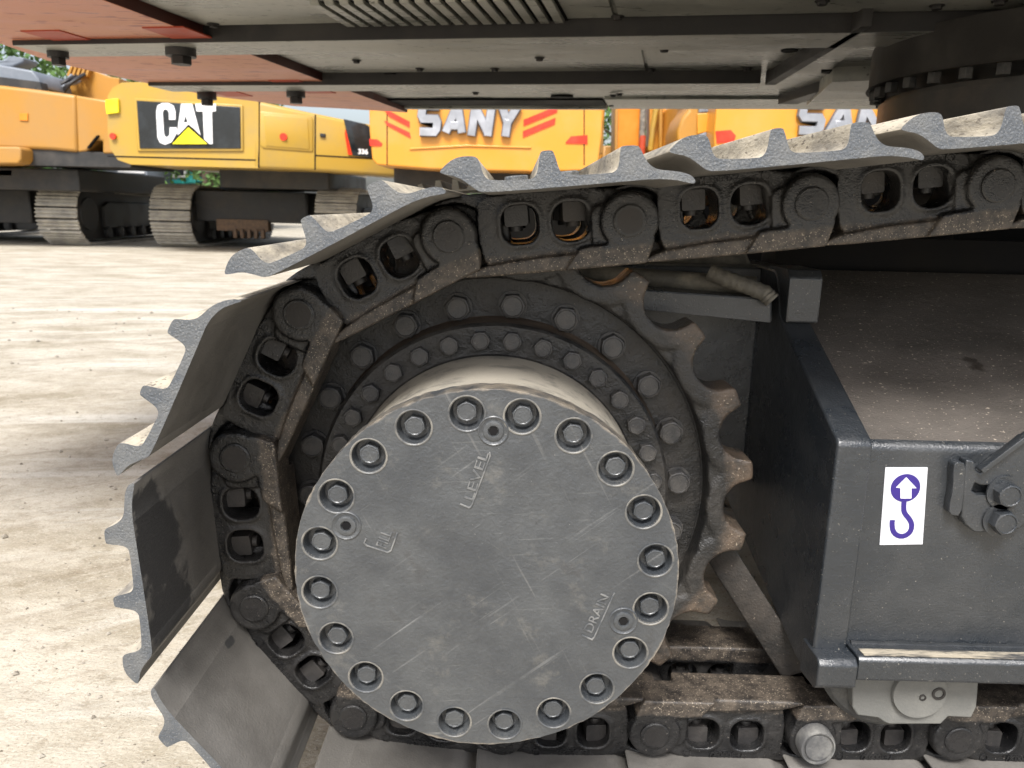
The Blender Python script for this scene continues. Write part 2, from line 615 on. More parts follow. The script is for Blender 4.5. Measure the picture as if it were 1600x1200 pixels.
# ================================================================== GROUND
def ground():
    bm = bmesh.new()
    xs = [-400, -60, -20, -8, -4, -2.5, -1.8, -1.2, -.6, 0, .6, 1.2, 2, 4, 8, 20, 60, 400]
    ys = [-400, -40, -8, -2, 0, .6, 1., 1.5, 2, 3, 5, 8, 12, 20, 40, 100, 600]
    g = [[bm.verts.new((x, y, 0)) for x in xs] for y in ys]
    for j in range(len(ys)-1):
        for i in range(len(xs)-1):
            bm.faces.new((g[j][i], g[j][i+1], g[j+1][i+1], g[j+1][i]))
    m = mat('dusty_yard_ground', (0.271, 0.235, 0.170), (0.464, 0.425, 0.353), rough=.9, mix_scale=2.4, mix_lo=.36, mix_hi=.60,
            bump=1., bump_scale=150, bump2=1., bump2_scale=16, spec=.2, stretch=(.7, 1.2, 1))
    n, l, b, noise, ramp, mixc, mp, src = m_fns['dusty_yard_ground']
    col = top_color('dusty_yard_ground')
    for ang, sx, sy, th, c, am in ((33, .6, 9, .54, (0.184, 0.149, 0.102), .6), (38, .6, 15, .55, (0.508, 0.475, 0.413), .6), (8, .3, 5, .54, (0.525, 0.502, 0.446), .8),
                                   (12, .25, 3., .56, (0.254, 0.225, 0.170), .5), (-14, .35, 7, .57, (0.210, 0.178, 0.133), .5)):
        m2 = n.new('ShaderNodeMapping')
        m2.inputs['Rotation'].default_value = (0, 0, D2R(-ang))
        m3 = n.new('ShaderNodeMapping')
        m3.inputs['Scale'].default_value = (sx, sy, 1)
        l.new(src, m2.inputs['Vector'])
        l.new(m2.outputs[0], m3.inputs['Vector'])
        s1 = ramp(noise(1.0, 10, .72, m3.outputs[0]), th-.03, th+.07, 0, am)
        s1 = mathn(n, l, 'MULTIPLY', s1, ramp(noise(.9+ang*.02, 4, .6, src), .42, .56))
        col = mixc(s1, col, c)
    col = mixc(ramp(noise(13, 8, .75, src), .50, .60, 0, .40), col, (0.490, 0.450, 0.373))
    col = mixc(ramp(noise(30, 9, .8, src), .48, .40, 0, .45), col, (0.210, 0.174, 0.122))
    col = mixc(ramp(noise(150, 3, .6, src), .56, .66, 0, .5), col, (0.525, 0.493, 0.422))
    col = mixc(ramp(noise(210, 4, .7, src), .44, .36, 0, .55), col, (0.175, 0.145, 0.102))
    col = mixc(ramp(noise(75, 2, .5, src), .70, .73, 0, .8), col, (0.113, 0.093, 0.065))
    l.new(col, b.inputs['Base Color'])
    me = finish(bm, 'ground', m)
    o = put('ground', me, kind='structure')
    o['label'] = 'pale sandy yard ground with tyre and track streaks'


ground()


def pebbles():
    bm = bmesh.new()
    for k in range(1500):
        d = .9 + 5*random.random()**1.6
        x = random.uniform(-1.1, .35)*d
        r = random.choice((.001, .0012, .0015, .0015, .002, .003, .0042))*random.uniform(.7, 1.5)*(1+.2*d)
        c = Vector((x, d, r*.3))
        vs = [bm.verts.new(c+Vector((dx*r*random.uniform(.7, 1.4), dy*r*random.uniform(.7, 1.4), dz*r*random.uniform(.5, 1.)))) for dx, dy, dz in
              ((1, 0, 0), (0, 1, 0), (-1, 0, 0), (0, -1, 0), (0, 0, 1), (0, 0, -1))]
        for a, b, c_ in ((0, 1, 4), (1, 2, 4), (2, 3, 4), (3, 0, 4), (1, 0, 5), (2, 1, 5), (3, 2, 5), (0, 3, 5)):
            bm.faces.new((vs[a], vs[b], vs[c_]))
    m = mat('pebble_stone', (.15, .13, .10), (.36, .33, .28), rough=.9, mix_scale=9, mix_lo=.4, mix_hi=.6)
    o = put('pebbles', finish(bm, 'pebbles', m), kind='stuff')
    o['label'] = 'small loose pebbles and grit scattered on the yard'
    o['category'] = 'pebbles'


pebbles()

# ================================================================== THE NEAR EXCAVATOR
EX = thing('excavator', (1.2, 2.3, 0), 'near excavator with black track, sprocket and bolted final drive cover, beneath dusty belly plates', 'excavator')
YC = 1.110                                # centre plane of the track chain
YB = .995                                 # outer face of the pin bosses
AX = Vector((-.0233, YC, H-.4084))        # axle

# ---------------- chain: pin centres, from the right end of the top run, round the sprocket, to the right end of the bottom run
pin_px = [(1562, 290), (1270, 318), (985, 345), (700, 370), (466, 492), (366, 717), (396, 952), (551, 1123), (785, 1150), (1024, 1151), (1272, 1158), (1500, 1158)]
pins = [Vector(xz(a, b, YB)) for a, b in pin_px]
d = (pins[0]-pins[1])
pins = [pins[0]+d*k + Vector((0, -.004*k*k)) for k in (4, 3, 2, 1)] + pins
d = Vector((.222, .0))
pins = pins + [Vector((pins[-1].x, pins[-1].y)) + d*k for k in (1, 2, 3, 4)]
PITCH = .222


def link_mesh(mirror=False):
    L = PITCH
    s = -1 if mirror else 1
    def Y(w):      # w: towards the camera from the inner face of the rail
        return s*(YC - .035 - w - YC)     # local y, chain centre plane at 0
    bm = bmesh.new()
    # recessed bushing end
    prism([circle(.036, 36, (0, 0))], Y(0), Y(.036), bm)
    prism([rrect(-.01, -.030, .075, .036, .012)], Y(0), Y(.036), bm)
    # body with two windows
    body = [(.046, .047), (.185, .047), (.196, .036), (.200, .010), (.205, -.03), (.205, -.047), (.045, -.047), (.036, -.02), (.036, .030)]
    w1 = rrect(.0655, -.0175, .1115, .0305, .0175, 7)
    w2 = rrect(.1285, -.0185, .1745, .0295, .0185, 7)
    prism([chaikin(body, 2), w1, w2], Y(.012), Y(.062), bm)
    # raised rims round the windows
    def grow(p, k, c):
        return [(c[0]+(a-c[0])*k, c[1]+(b-c[1])*k) for a, b in p]
    for wn_, c in ((w1, (.0885, .0065)), (w2, (.1515, .0055))):
        prism([grow(wn_, 1.20, c), grow(wn_, 1.015, c)], Y(.05), Y(.0642), bm)
    # outer boss at the pin end with a web to the body
    lathe_y([(0, Y(.034)), (.0375, Y(.034)), (.0372, Y(.068)), (.0345, Y(.0770)), (0, Y(.0770))], 48, bm, (L, 0))
    prism([rrect(.176, -.038, L+.014, .022, .012)], Y(.030), Y(.069), bm)
    prism([chaikin([(.168, .044), (L-.004, .040), (L+.030, .018), (L+.033, -.030), (.175, -.045)], 1)], Y(.034), Y(.060), bm)
    # seat horn that runs back over the neighbour's boss
    prism([chaikin([(.060, .048), (.030, .0495), (.004, .047), (-.016, .040), (-.012, .0375), (.010, .040), (.028, .036), (.046, .022), (.060, .024)], 1)], Y(.012), Y(.060), bm)
    # rail
    rail = [(.012, -.030), (.052, -.038), (.19, -.034), (L+.032, -.026), (L+.020, -.0525), (L+.010, -.055), (.060, -.055), (.030, -.0545), (.006, -.052)]
    prism([chaikin(rail[1:], 1)], Y(.026), Y(.070), bm)
    prism([[(-.012, -.026), (.19, -.026), (.19, -.0545), (-.006, -.0545)]], Y(0), Y(.034), bm)
    prism([[(.16, -.028), (L+.03, -.024), (L+.018, -.054), (.14, -.054)]], Y(.022), Y(.0765), bm)
    me = finish(bm, 'track_link', link_m, remesh=.0023, smooth_it=3)
    return me


LINK = link_mesh()
LINK_IN = link_mesh(True)
# small cast characters on the link
LTXT = text_mesh('YE3000X/', .0125, link_m, .0011, .0004)
lring = prism([circle(.0058, 20), circle(.0048, 20)], -.0012, .0006)
LRING = finish(lring, 'cast_mark', link_m)
bm = prism([rrect(-.0150, -.012, .0150, .014, .003, 3)], -.014, .014)
plan([(.0085*math.cos(t*PI/10), .0085*math.sin(t*PI/10)) for t in range(20)], -.0185, -.010, bm)
NUT = finish(bm, 'nut', black, bevel=.0018)
bm = lathe_y([(0, -.0022), (.0185, -.0022), (.0205, -.0012), (.0208, .0008), (.0222, .0014), (.0222, .004), (0, .004)], 40)
PIN = finish(bm, 'pin_head', link_m)
bm = lathe_y([(0, -.115), (.016, -.115), (.0175, -.112), (.0178, .11), (0, .11)], 24)
PINROD = finish(bm, 'pin_rod', bellydark_m)
bm = lathe_y([(0, -.042), (.0325, -.042), (.0325, .042), (0, .042)], 32)
BUSH = finish(bm, 'bushing', black)
bm = lathe_y([(.0275, .01), (.0275, -.012), (.0255, -.0165), (.0235, -.0165), (.0225, -.013), (.0195, -.013), (.019, -.0165), (0, -.0165)], 40)
PINEXT = finish(bm, 'master_pin_head', worn_m)

# shoe profile in link coordinates, measured on the near end of one shoe
prof = [(.0142, .0689), (.0215, .0755), (.0285, .0797), (.0353, .0815), (.0440, .0815), (.0516, .0801), (.0545, .0740), (.0560, .0650), (.0590, .0590), (.0640, .0565), (.1000, .0540),
        (.1055, .0560), (.1090, .0610), (.1125, .0780), (.1145, .0803), (.1235, .0803), (.1260, .0780), (.1300, .0610), (.1330, .0570), (.1390, .0550), (.1790, .0535),
        (.1845, .0555), (.1875, .0610), (.1895, .0760), (.1915, .0785), (.2060, .0778), (.2090, .0740), (.2130, .0640), (.2180, .0570), (.2250, .0530), (.2370, .0510),
        (.2485, .0485), (.2570, .0445), (.2605, .0390), (.2585, .0365), (.2520, .0385), (.2400, .0420), (.2204, .0446), (.1956, .0446), (.1081, .0446), (.0560, .0455), (.0490, .0480), (.0426, .0540), (.0318, .0625), (.0180, .0665)]


def shoe_mesh(prof):
    # local y = 0 at the chain centre plane
    y0, y1 = -.308, .300
    P = chaikin(prof, 1)
    bm = prism([P], y0, y1)
    me = finish(bm, 'track_shoe', shoe_top, bevel=.0012, seg=2, angle=55, mats=[shoe_end, shoe_in])
    for p in me.polygons:
        c, nn = p.center, p.normal
        if abs(nn.y) > .35:
            p.material_index = 1
        elif nn.z < -.15 or c.z < .052 and nn.z < .3:
            p.material_index = 2
        else:
            p.material_index = 0
    return me


SHOE = shoe_mesh(prof)
prof2 = []
for u, v in prof:                          # the shoes whose worn tail hooks down further
    if u > .222:
        k = (u-.222)/.0385
        v -= .016*k*k
        u -= .002*k
    prof2.append((u, v))
SHOE2 = shoe_mesh(prof2)
SB = hexbolt(.0165, .0125, shoe_end, .0, 'shoe_bolt')
SB.transform(Matrix.Rotation(-PI/2, 4, 'X'))    # head along +z

npin = len(pins)
for i in range(npin-1):
    p1, p0 = pins[i], pins[i+1]            # boss end, bushing end
    dv = p1-p0
    L = dv.length
    a = math.atan2(dv.y, dv.x)
    M = T(p0.x, YC, p0.y) @ RY(-a) @ Matrix.Diagonal((L/PITCH, 1, 1, 1))
    upx = 4 <= i+1 <= npin-5
    lk = put('track_link', LINK, EX, M)
    put('pin_head', PIN, lk, M @ T(PITCH, -.1128, 0))
    if i == npin-6:
        put('master_pin_head', PINEXT, lk, M @ T(PITCH, YB-YC, 0))
    for u in (.0835, .1560):
        put('nut', NUT, lk, M @ T(u, -.070, .0165) @ RY(random.uniform(-.03, .03)) @ Matrix.Rotation(random.uniform(-.15, .15), 4, 'Z'))
    put('cast_lettering', LTXT, lk, M @ T(.088, -.0972, .0352))
    put('cast_mark', LRING, lk, M @ T(.172, -.0972, .0392))
    lk2 = put('track_link', LINK_IN, EX, M)
    for u in (.0885, .1515):
        put('nut', NUT, lk2, M @ T(u, .066, .016))
    put('pin_rod', PINROD, EX, T(p1.x, YC, p1.y))
    put('bushing', BUSH, EX, T(p1.x, YC, p1.y))
    sh = put('track_shoe', SHOE2 if i in (3, 2, 8) else SHOE, EX, M @ RY(random.uniform(-.004, .004)))
    for u in (.0885, .1515):
        for yy in (-.066, .066):
            put('shoe_bolt', SB, sh, M @ T(u, yy, .055) @ Matrix.Rotation(random.uniform(0, 1), 4, 'Z'))


# ---------------- sprocket
def gear(rtip=.3760, Rc=.3765, rho=.0412, n=21, a0=D2R(7.1), off=0.):
    pts = []
    for k in range(n):
        for j in range(16):
            t = a0+2*PI*(k+j/16)/n
            phi = (j/16-.5)*2*PI/n
            q = (rho+off)**2-(Rc*math.sin(phi))**2
            r = rtip-off
            if q > 0:
                r = min(r, Rc*math.cos(phi)-math.sqrt(q))
            pts.append((r*math.cos(t), r*math.sin(t)))
    return pts


SPM = Matrix.Translation(AX)
bm = prism([gear(), circle(.3115, 96)], -.026, .034)
prism([gear(), gear(off=.026)], -.0305, -.015, bm)
SP = put('sprocket', finish(bm, 'sprocket', sprock_m, remesh=.0031, smooth_it=4), EX, SPM)
bm = lathe_y([(.20, .03), (.20, .008), (.3085, .008), (.3095, .0095), (.3120, .0095), (.3130, .020)], 128)
put('bolt_ring', finish(bm, 'bolt_ring', sprock_m), SP, SPM)
B1 = hexbolt(.0187, .0190, bolt_m, .0205, 'sprocket_bolt')
for k in range(22):
    t = 2.9197-2*PI*k/22
    put('sprocket_bolt', B1, SP, SPM @ T(.2722*math.cos(t), .008, .2722*math.sin(t)) @ RY(random.uniform(0, 1)))
# hub flange and its bolts
bm = lathe_y([(.2520, -.0330), (.2505, -.0355), (.2475, -.038), (.2085, -.038), (.2065, -.041)], 128)
HUB = put('hub_flange', finish(bm, 'hub_flange', sprock_m), EX, SPM)
B2 = hexbolt(.0140, .0120, bolt_m, 0, 'flange_bolt')
for k in range(33):
    t = 2.6165-2*PI*(k)/33
    put('flange_bolt', B2, HUB, SPM @ T(.2288*math.cos(t), -.038, .2288*math.sin(t)) @ RY(random.uniform(0, 1)))
rim_m = mat('brown_rim_steel', (.045, .033, .024), (.125, .090, .062), rough=.45, r2=.7, mix_scale=14, mix_lo=.36, mix_hi=.62, bump=.5, bump_scale=200, stretch=(1, 3, 1))
bm = lathe_y([(.2520, -.0330), (.2525, -.010), (.2535, .002), (.2560, .009)], 128)
put('worn_rim', finish(bm, 'worn_rim', rim_m), HUB, SPM)
# gearbox drum
bm = lathe_y([(.2070, -.0375), (.2050, -.050), (.2060, -.16), (.2085, -.22), (.212, -.248), (.2125, -.258), (0, -.258)], 128)
put('gearbox_drum', finish(bm, 'gearbox_drum', drum_m), EX, SPM)

# ---------------- final drive cover
YCOV = .822
CM = Matrix.Translation((AX.x, YCOV, AX.z))
rnd = random.Random(3)
edge = []
for i in range(220):
    t = 2*PI*i/220
    r = .2165 + .0006*rnd.uniform(-1, 1) + .0007*math.sin(t*7+1)*math.sin(t*3)
    edge.append((r*math.cos(t), r*math.sin(t)))
cb = []
for k in range(20):
    t = 1.69989-2*PI*k/20
    cb.append((.1908*math.cos(t), .1908*math.sin(t)))
holes = [circle(.0186, 32, c) for c in cb]


def cover_local(px, py):
    p = at(px, py, Y=YCOV)
    return (p.x-AX.x, p.z-AX.z)


plugs = [cover_local(771, 673), cover_local(541, 821), cover_local(974, 970)]
holes2 = []
bm = prism([edge] + holes, 0, .016)
me = finish(bm, 'cover', cover_m, bevel=.0016, seg=3, angle=50)
COV = put('final_drive_cover', me, EX, CM)
bm = prism([[(x*.999, z*.999) for x, z in edge]], .0158, .030)
put('cover_back', finish(bm, 'cover_back', cover_m), COV, CM)
B3 = hexbolt(.0122, .0115, cover_m, 0, 'cover_bolt', .05)
bm = lathe_y([(.0206, .0005), (.0210, -.0007), (.0198, -.0010), (.0188, -.0003), (.0184, .003)], 36)
LIP = finish(bm, 'hole_lip', worn_m)
LIP.materials.clear()
lip_m = mat('dusty_lit_lip', (.06, .064, .068), (.22, .205, .175), rough=.35, mix_scale=25, mix_lo=.42, mix_hi=.66, bump=.4)  # paler than the cover: some dust, plus painted light on the hole rims
LIP.materials.append(lip_m)
WELL = finish(lathe_y([(.0185, .002), (.0172, .0120), (.0160, .0150), (0, .0150)], 32), 'bolt_well', cover_m)
for c in cb:
    put('bolt_well', WELL, COV, CM @ T(c[0], 0, c[1]))
    put('hole_lip', LIP, COV, CM @ T(c[0], 0, c[1]))
    put('cover_bolt', B3, COV, CM @ T(c[0]+rnd.uniform(-.001, .001), .0158, c[1]+rnd.uniform(-.001, .001)) @ RY(rnd.uniform(0, 1)))
PL = finish(lathe_y([(.0170, .001), (.0168, -.0010), (.0158, -.0016), (.0145, -.0006), (.0115, -.0003), (.0110, -.0020), (.0092, -.0026), (.0062, -.0024), (.0055, -.0008), (.0050, .004), (0, .005)], 36), 'plug', cover_m)
for c in plugs:
    put('oil_plug', PL, COV, CM @ T(c[0], 0, c[1]))
    put('hex_socket', finish(prism([circle(.0052, 6)], -.0004, .001), 'hex_socket', deepblack), COV, CM @ T(c[0], -.0008, c[1]))


edge_m = mat('worn_raised_edge', (.07, .075, .08), (.17, .17, .165), rough=.35, mix_scale=60, mix_lo=.4, mix_hi=.6, bump=.2)


def raised(pts, w, name='raised_line'):
    pl = [cover_local(*p) for p in pts]
    return put(name, finish(prism([stroke(pl, w)], -.0012, .001), name, edge_m, bevel=.0003), COV, CM)


# raised words: LEVEL, DRAIN, FILL, each in its corner line
def word(s, p, q, hgt):
    a, b = Vector(cover_local(*p)), Vector(cover_local(*q))
    ang = math.atan2(b.y-a.y, b.x-a.x)
    me = text_mesh(s, hgt*1.42, edge_m, .0007, .0)
    w = max(v.co.x for v in me.vertices)
    me.transform(Matrix.Diagonal(((b-a).length/w, 1, 1, 1)))
    put('raised_lettering', me, COV, CM @ T(a.x, -.0004, a.y) @ RY(-ang))


word('LEVEL', (738, 784), (764, 708), .0108)
raised([(719, 787), (733, 793), (737, 790), (766, 712), (765, 706)], .0016)
word('DRAIN', (924, 990), (952, 932), .0108)
raised([(909, 992), (925, 999), (929, 994), (960, 926)], .0016)
word('FILL', (603, 858), (613, 832), .0125)
raised([(572, 841), (569, 848), (573, 852), (606, 863), (611, 860), (621, 832)], .0016)

# ---------------- track frame on the right
FY = .955                                  # near face of the end plate
X0 = at(1310, 687, Y=FY).x


def pz(px, py):                            # (y, z) of a pixel on the end plate
    p = at(px, py, X=X0)
    return (p.y, p.z)


def yzprism(pts, x0, x1, bm=None):
    return prism([pts], x0, x1, bm, mapf=lambda c: Vector((c.y, c.x, c.z)))


z687 = pz(1310, 687)[1]
zfoot = at(1285, 1062, Y=FY).z
end_out = [(FY, zfoot+.012), (FY, z687-.006), (FY+.006, z687), (1.204, H-.165), (1.222, H-.150), (1.245, H-.100), (1.262, H-.088), (1.50, H-.088), (1.50, zfoot+.10), (1.02, zfoot), (FY+.012, zfoot)]
FR = put('track_frame', finish(yzprism(end_out, X0, X0+.045), 'end_plate', frame_m, bevel=.006, seg=4, angle=20), EX)
# tall block at the top of the end plate
bx = yzprism([(1.195, H-.163), (1.195, H-.095), (1.205, H-.083), (1.30, H-.083), (1.30, H-.163)], X0+.002, X0+.052)
put('frame_block', finish(bx, 'frame_block', frame_m, bevel=.003), FR)
# main box: face, slope
yb = FY+.018
zbot = at(1345, 1003, Y=yb).z
ztop = at(1370, 692, Y=yb).z
bm = yzprism([(yb, zbot-.06), (yb, ztop-.008), (yb+.003, ztop-.002), (yb+.010, ztop+.002), (1.40, ztop+.002+.45*(1.40-yb-.01)), (1.40, zbot-.06)], X0+.046, X0+2.2)
me = finish(bm, 'frame_box', frame_m, mats=[slope_m], bevel=.009, seg=5, angle=10)
for p in me.polygons:
    if p.normal.z > .86 and p.center.y > yb+.020:
        p.material_index = 1
put('frame_box', me, FR)
# lower ledge
y2 = FY-.028
zl = at(1450, 1031, Y=y2).z
zi = at(1450, 1008, Y=yb).z
bm = yzprism([(y2+.001, zl-.032), (y2+.001, zl-.005), (y2+.006, zl), (yb+.01, zi+.001), (yb+.01, zl-.040), (y2+.006, zl-.036)], X0+.050, X0+2.2)
put('frame_ledge', finish(bm, 'frame_ledge', frame_m, bevel=.002), FR)
bm = yzprism([(y2+.0055, zl+.0002), (y2+.008, zl+.0015), (y2+.024, zl+(zi-zl)*.55+.0012), (y2+.024, zl)], X0+.058, X0+2.2)
ldust = mat('ledge_dust', (.05, .05, .05), (.34, .30, .23), rough=.6, mix_scale=22, mix_lo=.44, mix_hi=.56, bump=.6, stretch=(.5, 2, 2))
put('ledge_dust', finish(bm, 'ledge_dust', ldust), FR)
# foot of the end plate
bm = yzprism([(y2-.004, zl-.040), (y2-.004, zl-.010), (y2+.004, zl-.003), (FY+.002, zi+.001), (FY+.03, zi), (FY+.03, zl-.055), (y2+.006, zl-.049)], X0-.004, X0+.048)
put('frame_foot', finish(bm, 'frame_foot', frame_m, bevel=.003, seg=3), FR)
# weld bead between end plate and box
def bead(a, b, r, n=40, m=frame_m):
    a, b = Vector(a), Vector(b)
    pts = [a.lerp(b, i/n)+Vector((0, random.uniform(-.0006, .0006), random.uniform(-.0006, .0006))) for i in range(n+1)]
    rs = [r*random.uniform(.8, 1.2) for _ in pts]
    put('weld_bead', finish(tube(pts, rs, 8), 'weld_bead', m), FR)


bead((X0+.047, yb, ztop-.01), (X0+.047, yb, zl+.01), .0035)
bead((X0+.056, yb-.002, zi+.001), (X0+1.6, yb-.002, zi+.001), .0045, 160, glossblack)
# mounting plate, bar and tube behind the sprocket
bm = prism([[(-.28, H-.62), (-.28, H-.09), (X0+.003, H-.09), (X0+.003, H-.46), (.30, H-.50), (.20, H-.60)]], 1.33, 1.40)
put('motor_plate', finish(bm, 'motor_plate', frame_m, bevel=.004), FR)
ybar = 1.215
c = [at(905, 444, Y=ybar), at(1207, 466, Y=ybar), at(1207, 505, Y=ybar), at(905, 474, Y=ybar)]
bm = prism([[(p.x, p.z) for p in c]], ybar, 1.38)
put('motor_bracket_bar', finish(bm, 'motor_bracket_bar', frame_m, bevel=.004), FR)
# light tube and dusty plate above the bar
p, q = at(880, 425, Y=1.30), at(1180, 447, Y=1.26)
put('guard_tube', finish(tube([p, q], .015, 20), 'guard_tube', weld_m), FR)
c = [at(860, 392, Y=1.40), at(1165, 392, Y=1.40), at(1190, 440, Y=1.38), at(860, 430, Y=1.38)]
bm = prism([[(p.x, p.z) for p in c]], 1.40, 1.43)
put('guard_plate', finish(bm, 'guard_plate', weld_m, bevel=.003), FR)
# burnt weld lump
pts = [at(1108, 425, Y=1.235), at(1135, 436, Y=1.225), at(1165, 446, Y=1.215), at(1195, 458, Y=1.205), at(1207, 470, Y=1.20)]
bm = bmesh.new()
pp = []
for i in range(33):
    t = i/32*4
    k = min(3, int(t))
    pp.append(pts[k].lerp(pts[k+1], t-k))
tube(pp, [.0125+.0007*math.sin(i*1.9) for i in range(33)], 14, bm)
put('weld_lump', finish(bm, 'weld_lump', weld_m), FR)
gbar_m = mat('dull_brown_bar', (.020, .019, .018), (.055, .046, .038), rough=.5, r2=.75, mix_scale=12, mix_lo=.42, mix_hi=.66, fleck=(.2, .17, .14), fleck_scale=250, fleck_th=.7, bump=.6, bump_scale=260, bump2=.3, bump2_scale=50)
# square guide bar slanting down to the right
def sqbar(pts, w, d_, name, m, k=0.):
    o = stroke([tuple((p.x, p.z)) for p in pts], w)
    y = pts[0].y
    return put(name, finish(prism([o], y, y+d_, mapf=lambda c_: Vector((c_.x, c_.y-k*(c_.x-pts[0].x), c_.z))), name, m, bevel=.003, seg=3), FR)


yg = 1.005
sqbar([at(1085, 790, Y=1.14), at(1135, 880, Y=1.14), at(1222, 1014, Y=1.14)], .045, .050, 'guide_bar', gbar_m, .45)
# block coloured near black for the dark void inside, closes the view between the tracks
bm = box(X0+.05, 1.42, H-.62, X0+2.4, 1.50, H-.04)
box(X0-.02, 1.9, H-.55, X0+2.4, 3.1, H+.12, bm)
put('dark_void_block', finish(bm, 'dark_void_block', deepblack), FR)

# lifting-point sticker
ys = yb-.0012
cs = [at(1383, 730, Y=yb), at(1449, 730, Y=yb), at(1441, 850, Y=yb), at(1374, 851, Y=yb)]
o_ = [(p.x, p.z) for p in cs]
ST = put('sticker', finish(prism([o_], yb-.0010, yb+.0005), 'sticker', sticker_m), FR, label='white lifting point sticker with a blue arrow and hook')


def st(px, py):
    p = at(px, py, Y=yb)
    return (p.x, p.z)


c0 = st(1414, 762)
rr_ = (Vector(st(1437, 762))-Vector(c0)).length
put('print', finish(prism([circle(rr_, 40, c0)], yb-.0015, yb-.0009), 'sticker_disc', blue_m), ST)
arrow = [st(*p) for p in ((1415, 745), (1431, 762), (1423, 762), (1423, 778), (1406, 778), (1406, 762), (1399, 761))]
put('print', finish(prism([arrow], yb-.0019, yb-.0012), 'sticker_arrow', white_m), ST)
hk = [(1412, 780), (1411, 795), (1413, 802), (1420, 810), (1424, 818), (1423, 828), (1417, 835), (1408, 838), (1399, 835), (1394, 828), (1393, 818), (1394, 810)]
hp = chaikin([st(*p) for p in hk], 1, False)
put('print', finish(prism([stroke(hp, .0066)], yb-.0015, yb-.0009), 'sticker_hook', blue_m), ST)

# guard bracket with two bolts at the right edge
yk = yb-.016
br = [st(*p) for p in ((1499, 712), (1512, 714), (1513, 727), (1521, 733), (1590, 677), (1700, 676), (1720, 750), (1700, 800), (1596, 802), (1583, 818), (1560, 824), (1512, 824), (1498, 812), (1492, 800))]
slot = [st(*p) for p in ((1513, 748), (1521, 752), (1560, 752), (1560, 768), (1518, 767), (1508, 760))]
slot = [((a-br[0][0])*1+br[0][0], b) for a, b in slot]
BK = put('guard_bracket', finish(prism([br, slot], yk, yb), 'guard_bracket', frame_m, bevel=.0022, seg=3), FR)
pl = [st(*p) for p in ((1480, 722), (1486, 716), (1500, 718), (1497, 760), (1492, 800), (1476, 798), (1473, 790), (1480, 755))]
put('weld_bead', finish(prism([chaikin(pl, 1)], yk+.001, yb), 'bracket_weld', frame_m, bevel=.005, seg=3), BK)
ridge = [st(*p) for p in ((1517, 727), (1590, 672), (1700, 671))]
put('bracket_flange', finish(prism([stroke(ridge, .007)], yk-.010, yk+.002), 'bracket_flange', frame_m, bevel=.0012), BK)
B4 = hexbolt(.0165, .017, frame_m, .0225, 'bracket_bolt')
for pp_ in ((1556, 762), (1550, 804)):
    a = st(*pp_)
    put('bracket_bolt', B4, BK, T(a[0], yk, a[1]) @ RY(random.uniform(0, 1)))

# bottom roller under the frame
rx = at(1420, 1095, Y=1.0)
yr = .972
hs_ = [xz(*p, yr) for p in ((1332, 1055), (1332, 1105), (1340, 1118), (1372, 1122), (1380, 1128), (1392, 1132), (1470, 1132), (1482, 1120), (1518, 1122), (1526, 1105), (1530, 1055), (1530, 1050), (1332, 1050))]
RO = put('bottom_roller', finish(prism([hs_], yr, yr+.06), 'roller_housing', gray_m, bevel=.004, seg=3), EX, label='grey bottom roller under the track frame')
cc = xz(1440, 1087, yr-.01)
rc = .0365
bm = lathe_y([(rc+.001, .012), (rc+.001, -.001), (rc, -.003), (0, -.003)], 48)
put('roller_cap', finish(bm, 'roller_cap', gray_m), RO, T(cc[0], yr-.004, cc[1]))
bm = lathe_y([(.0095, .002), (.0093, -.0014), (.0062, -.0018), (.0058, 0), (.003, .0005), (0, .0005)], 24)
PG = finish(bm, 'plug', bellydark_m)
for pp_, s_ in (((1466, 1083), 1.), ((1441, 1089), .5)):
    a = xz(*pp_, yr-.006)
    put('grease_plug', PG, RO, T(a[0], yr-.0070, a[1]) @ Matrix.Diagonal((s_, 1, s_, 1)))
yw = .988
cc = xz(1402, 1030, yw)
rw_ = cc[1]-xz(1402, 1136, yw)[1]
bm = lathe_y([(0, 0), (rw_-.006, 0), (rw_, .005), (rw_, .016), (rw_-.022, .020), (rw_-.022, .20), (rw_, .204), (rw_, .22), (0, .22)], 72)
wheel_me = finish(bm, 'roller_wheel', mat('roller_wheel_paint', (.05, .05, .048), (.12, .115, .10), rough=.45, mix_scale=14, bump=.6, bump_scale=250))
for k in range(4):
    put('roller_wheel', wheel_me, RO, T(cc[0]+.42*k, yw, cc[1]))

# far track of the same machine, in the dark beyond
# ---------------- upper structure: belly plates seen from below
ZR, ZF, ZB = H+.452, H+.484, H+.437
OA = at(315, 57, Z=ZR)
AL = D2R(10.8)
ex_, ey_ = Vector((math.cos(AL), -math.sin(AL))), Vector((math.sin(AL), math.cos(AL)))


def up(px, py, Z):
    p = at(px, py, Z=Z)
    d_ = Vector((p.x-OA.x, p.y-OA.y))
    return (d_.dot(ex_), d_.dot(ey_))


UM = Matrix(((ex_.x, ey_.x, 0, OA.x), (ex_.y, ey_.y, 0, OA.y), (0, 0, 1, 0), (0, 0, 0, 1)))
b1 = up(700, 61, ZB)[1]
b1b = up(700, 82, ZB)[1]
b2 = up(800, 132, ZB)[1]
b2b = up(800, 142, ZB)[1]
yend = up(900, 166, ZF)[1]
UP = put('upper_structure', finish(plan([(-.02, -1.28), (4.2, -1.28), (4.2, yend), (0, yend)], ZF, ZF+.05), 'belly_floor', belly_m), EX, UM)
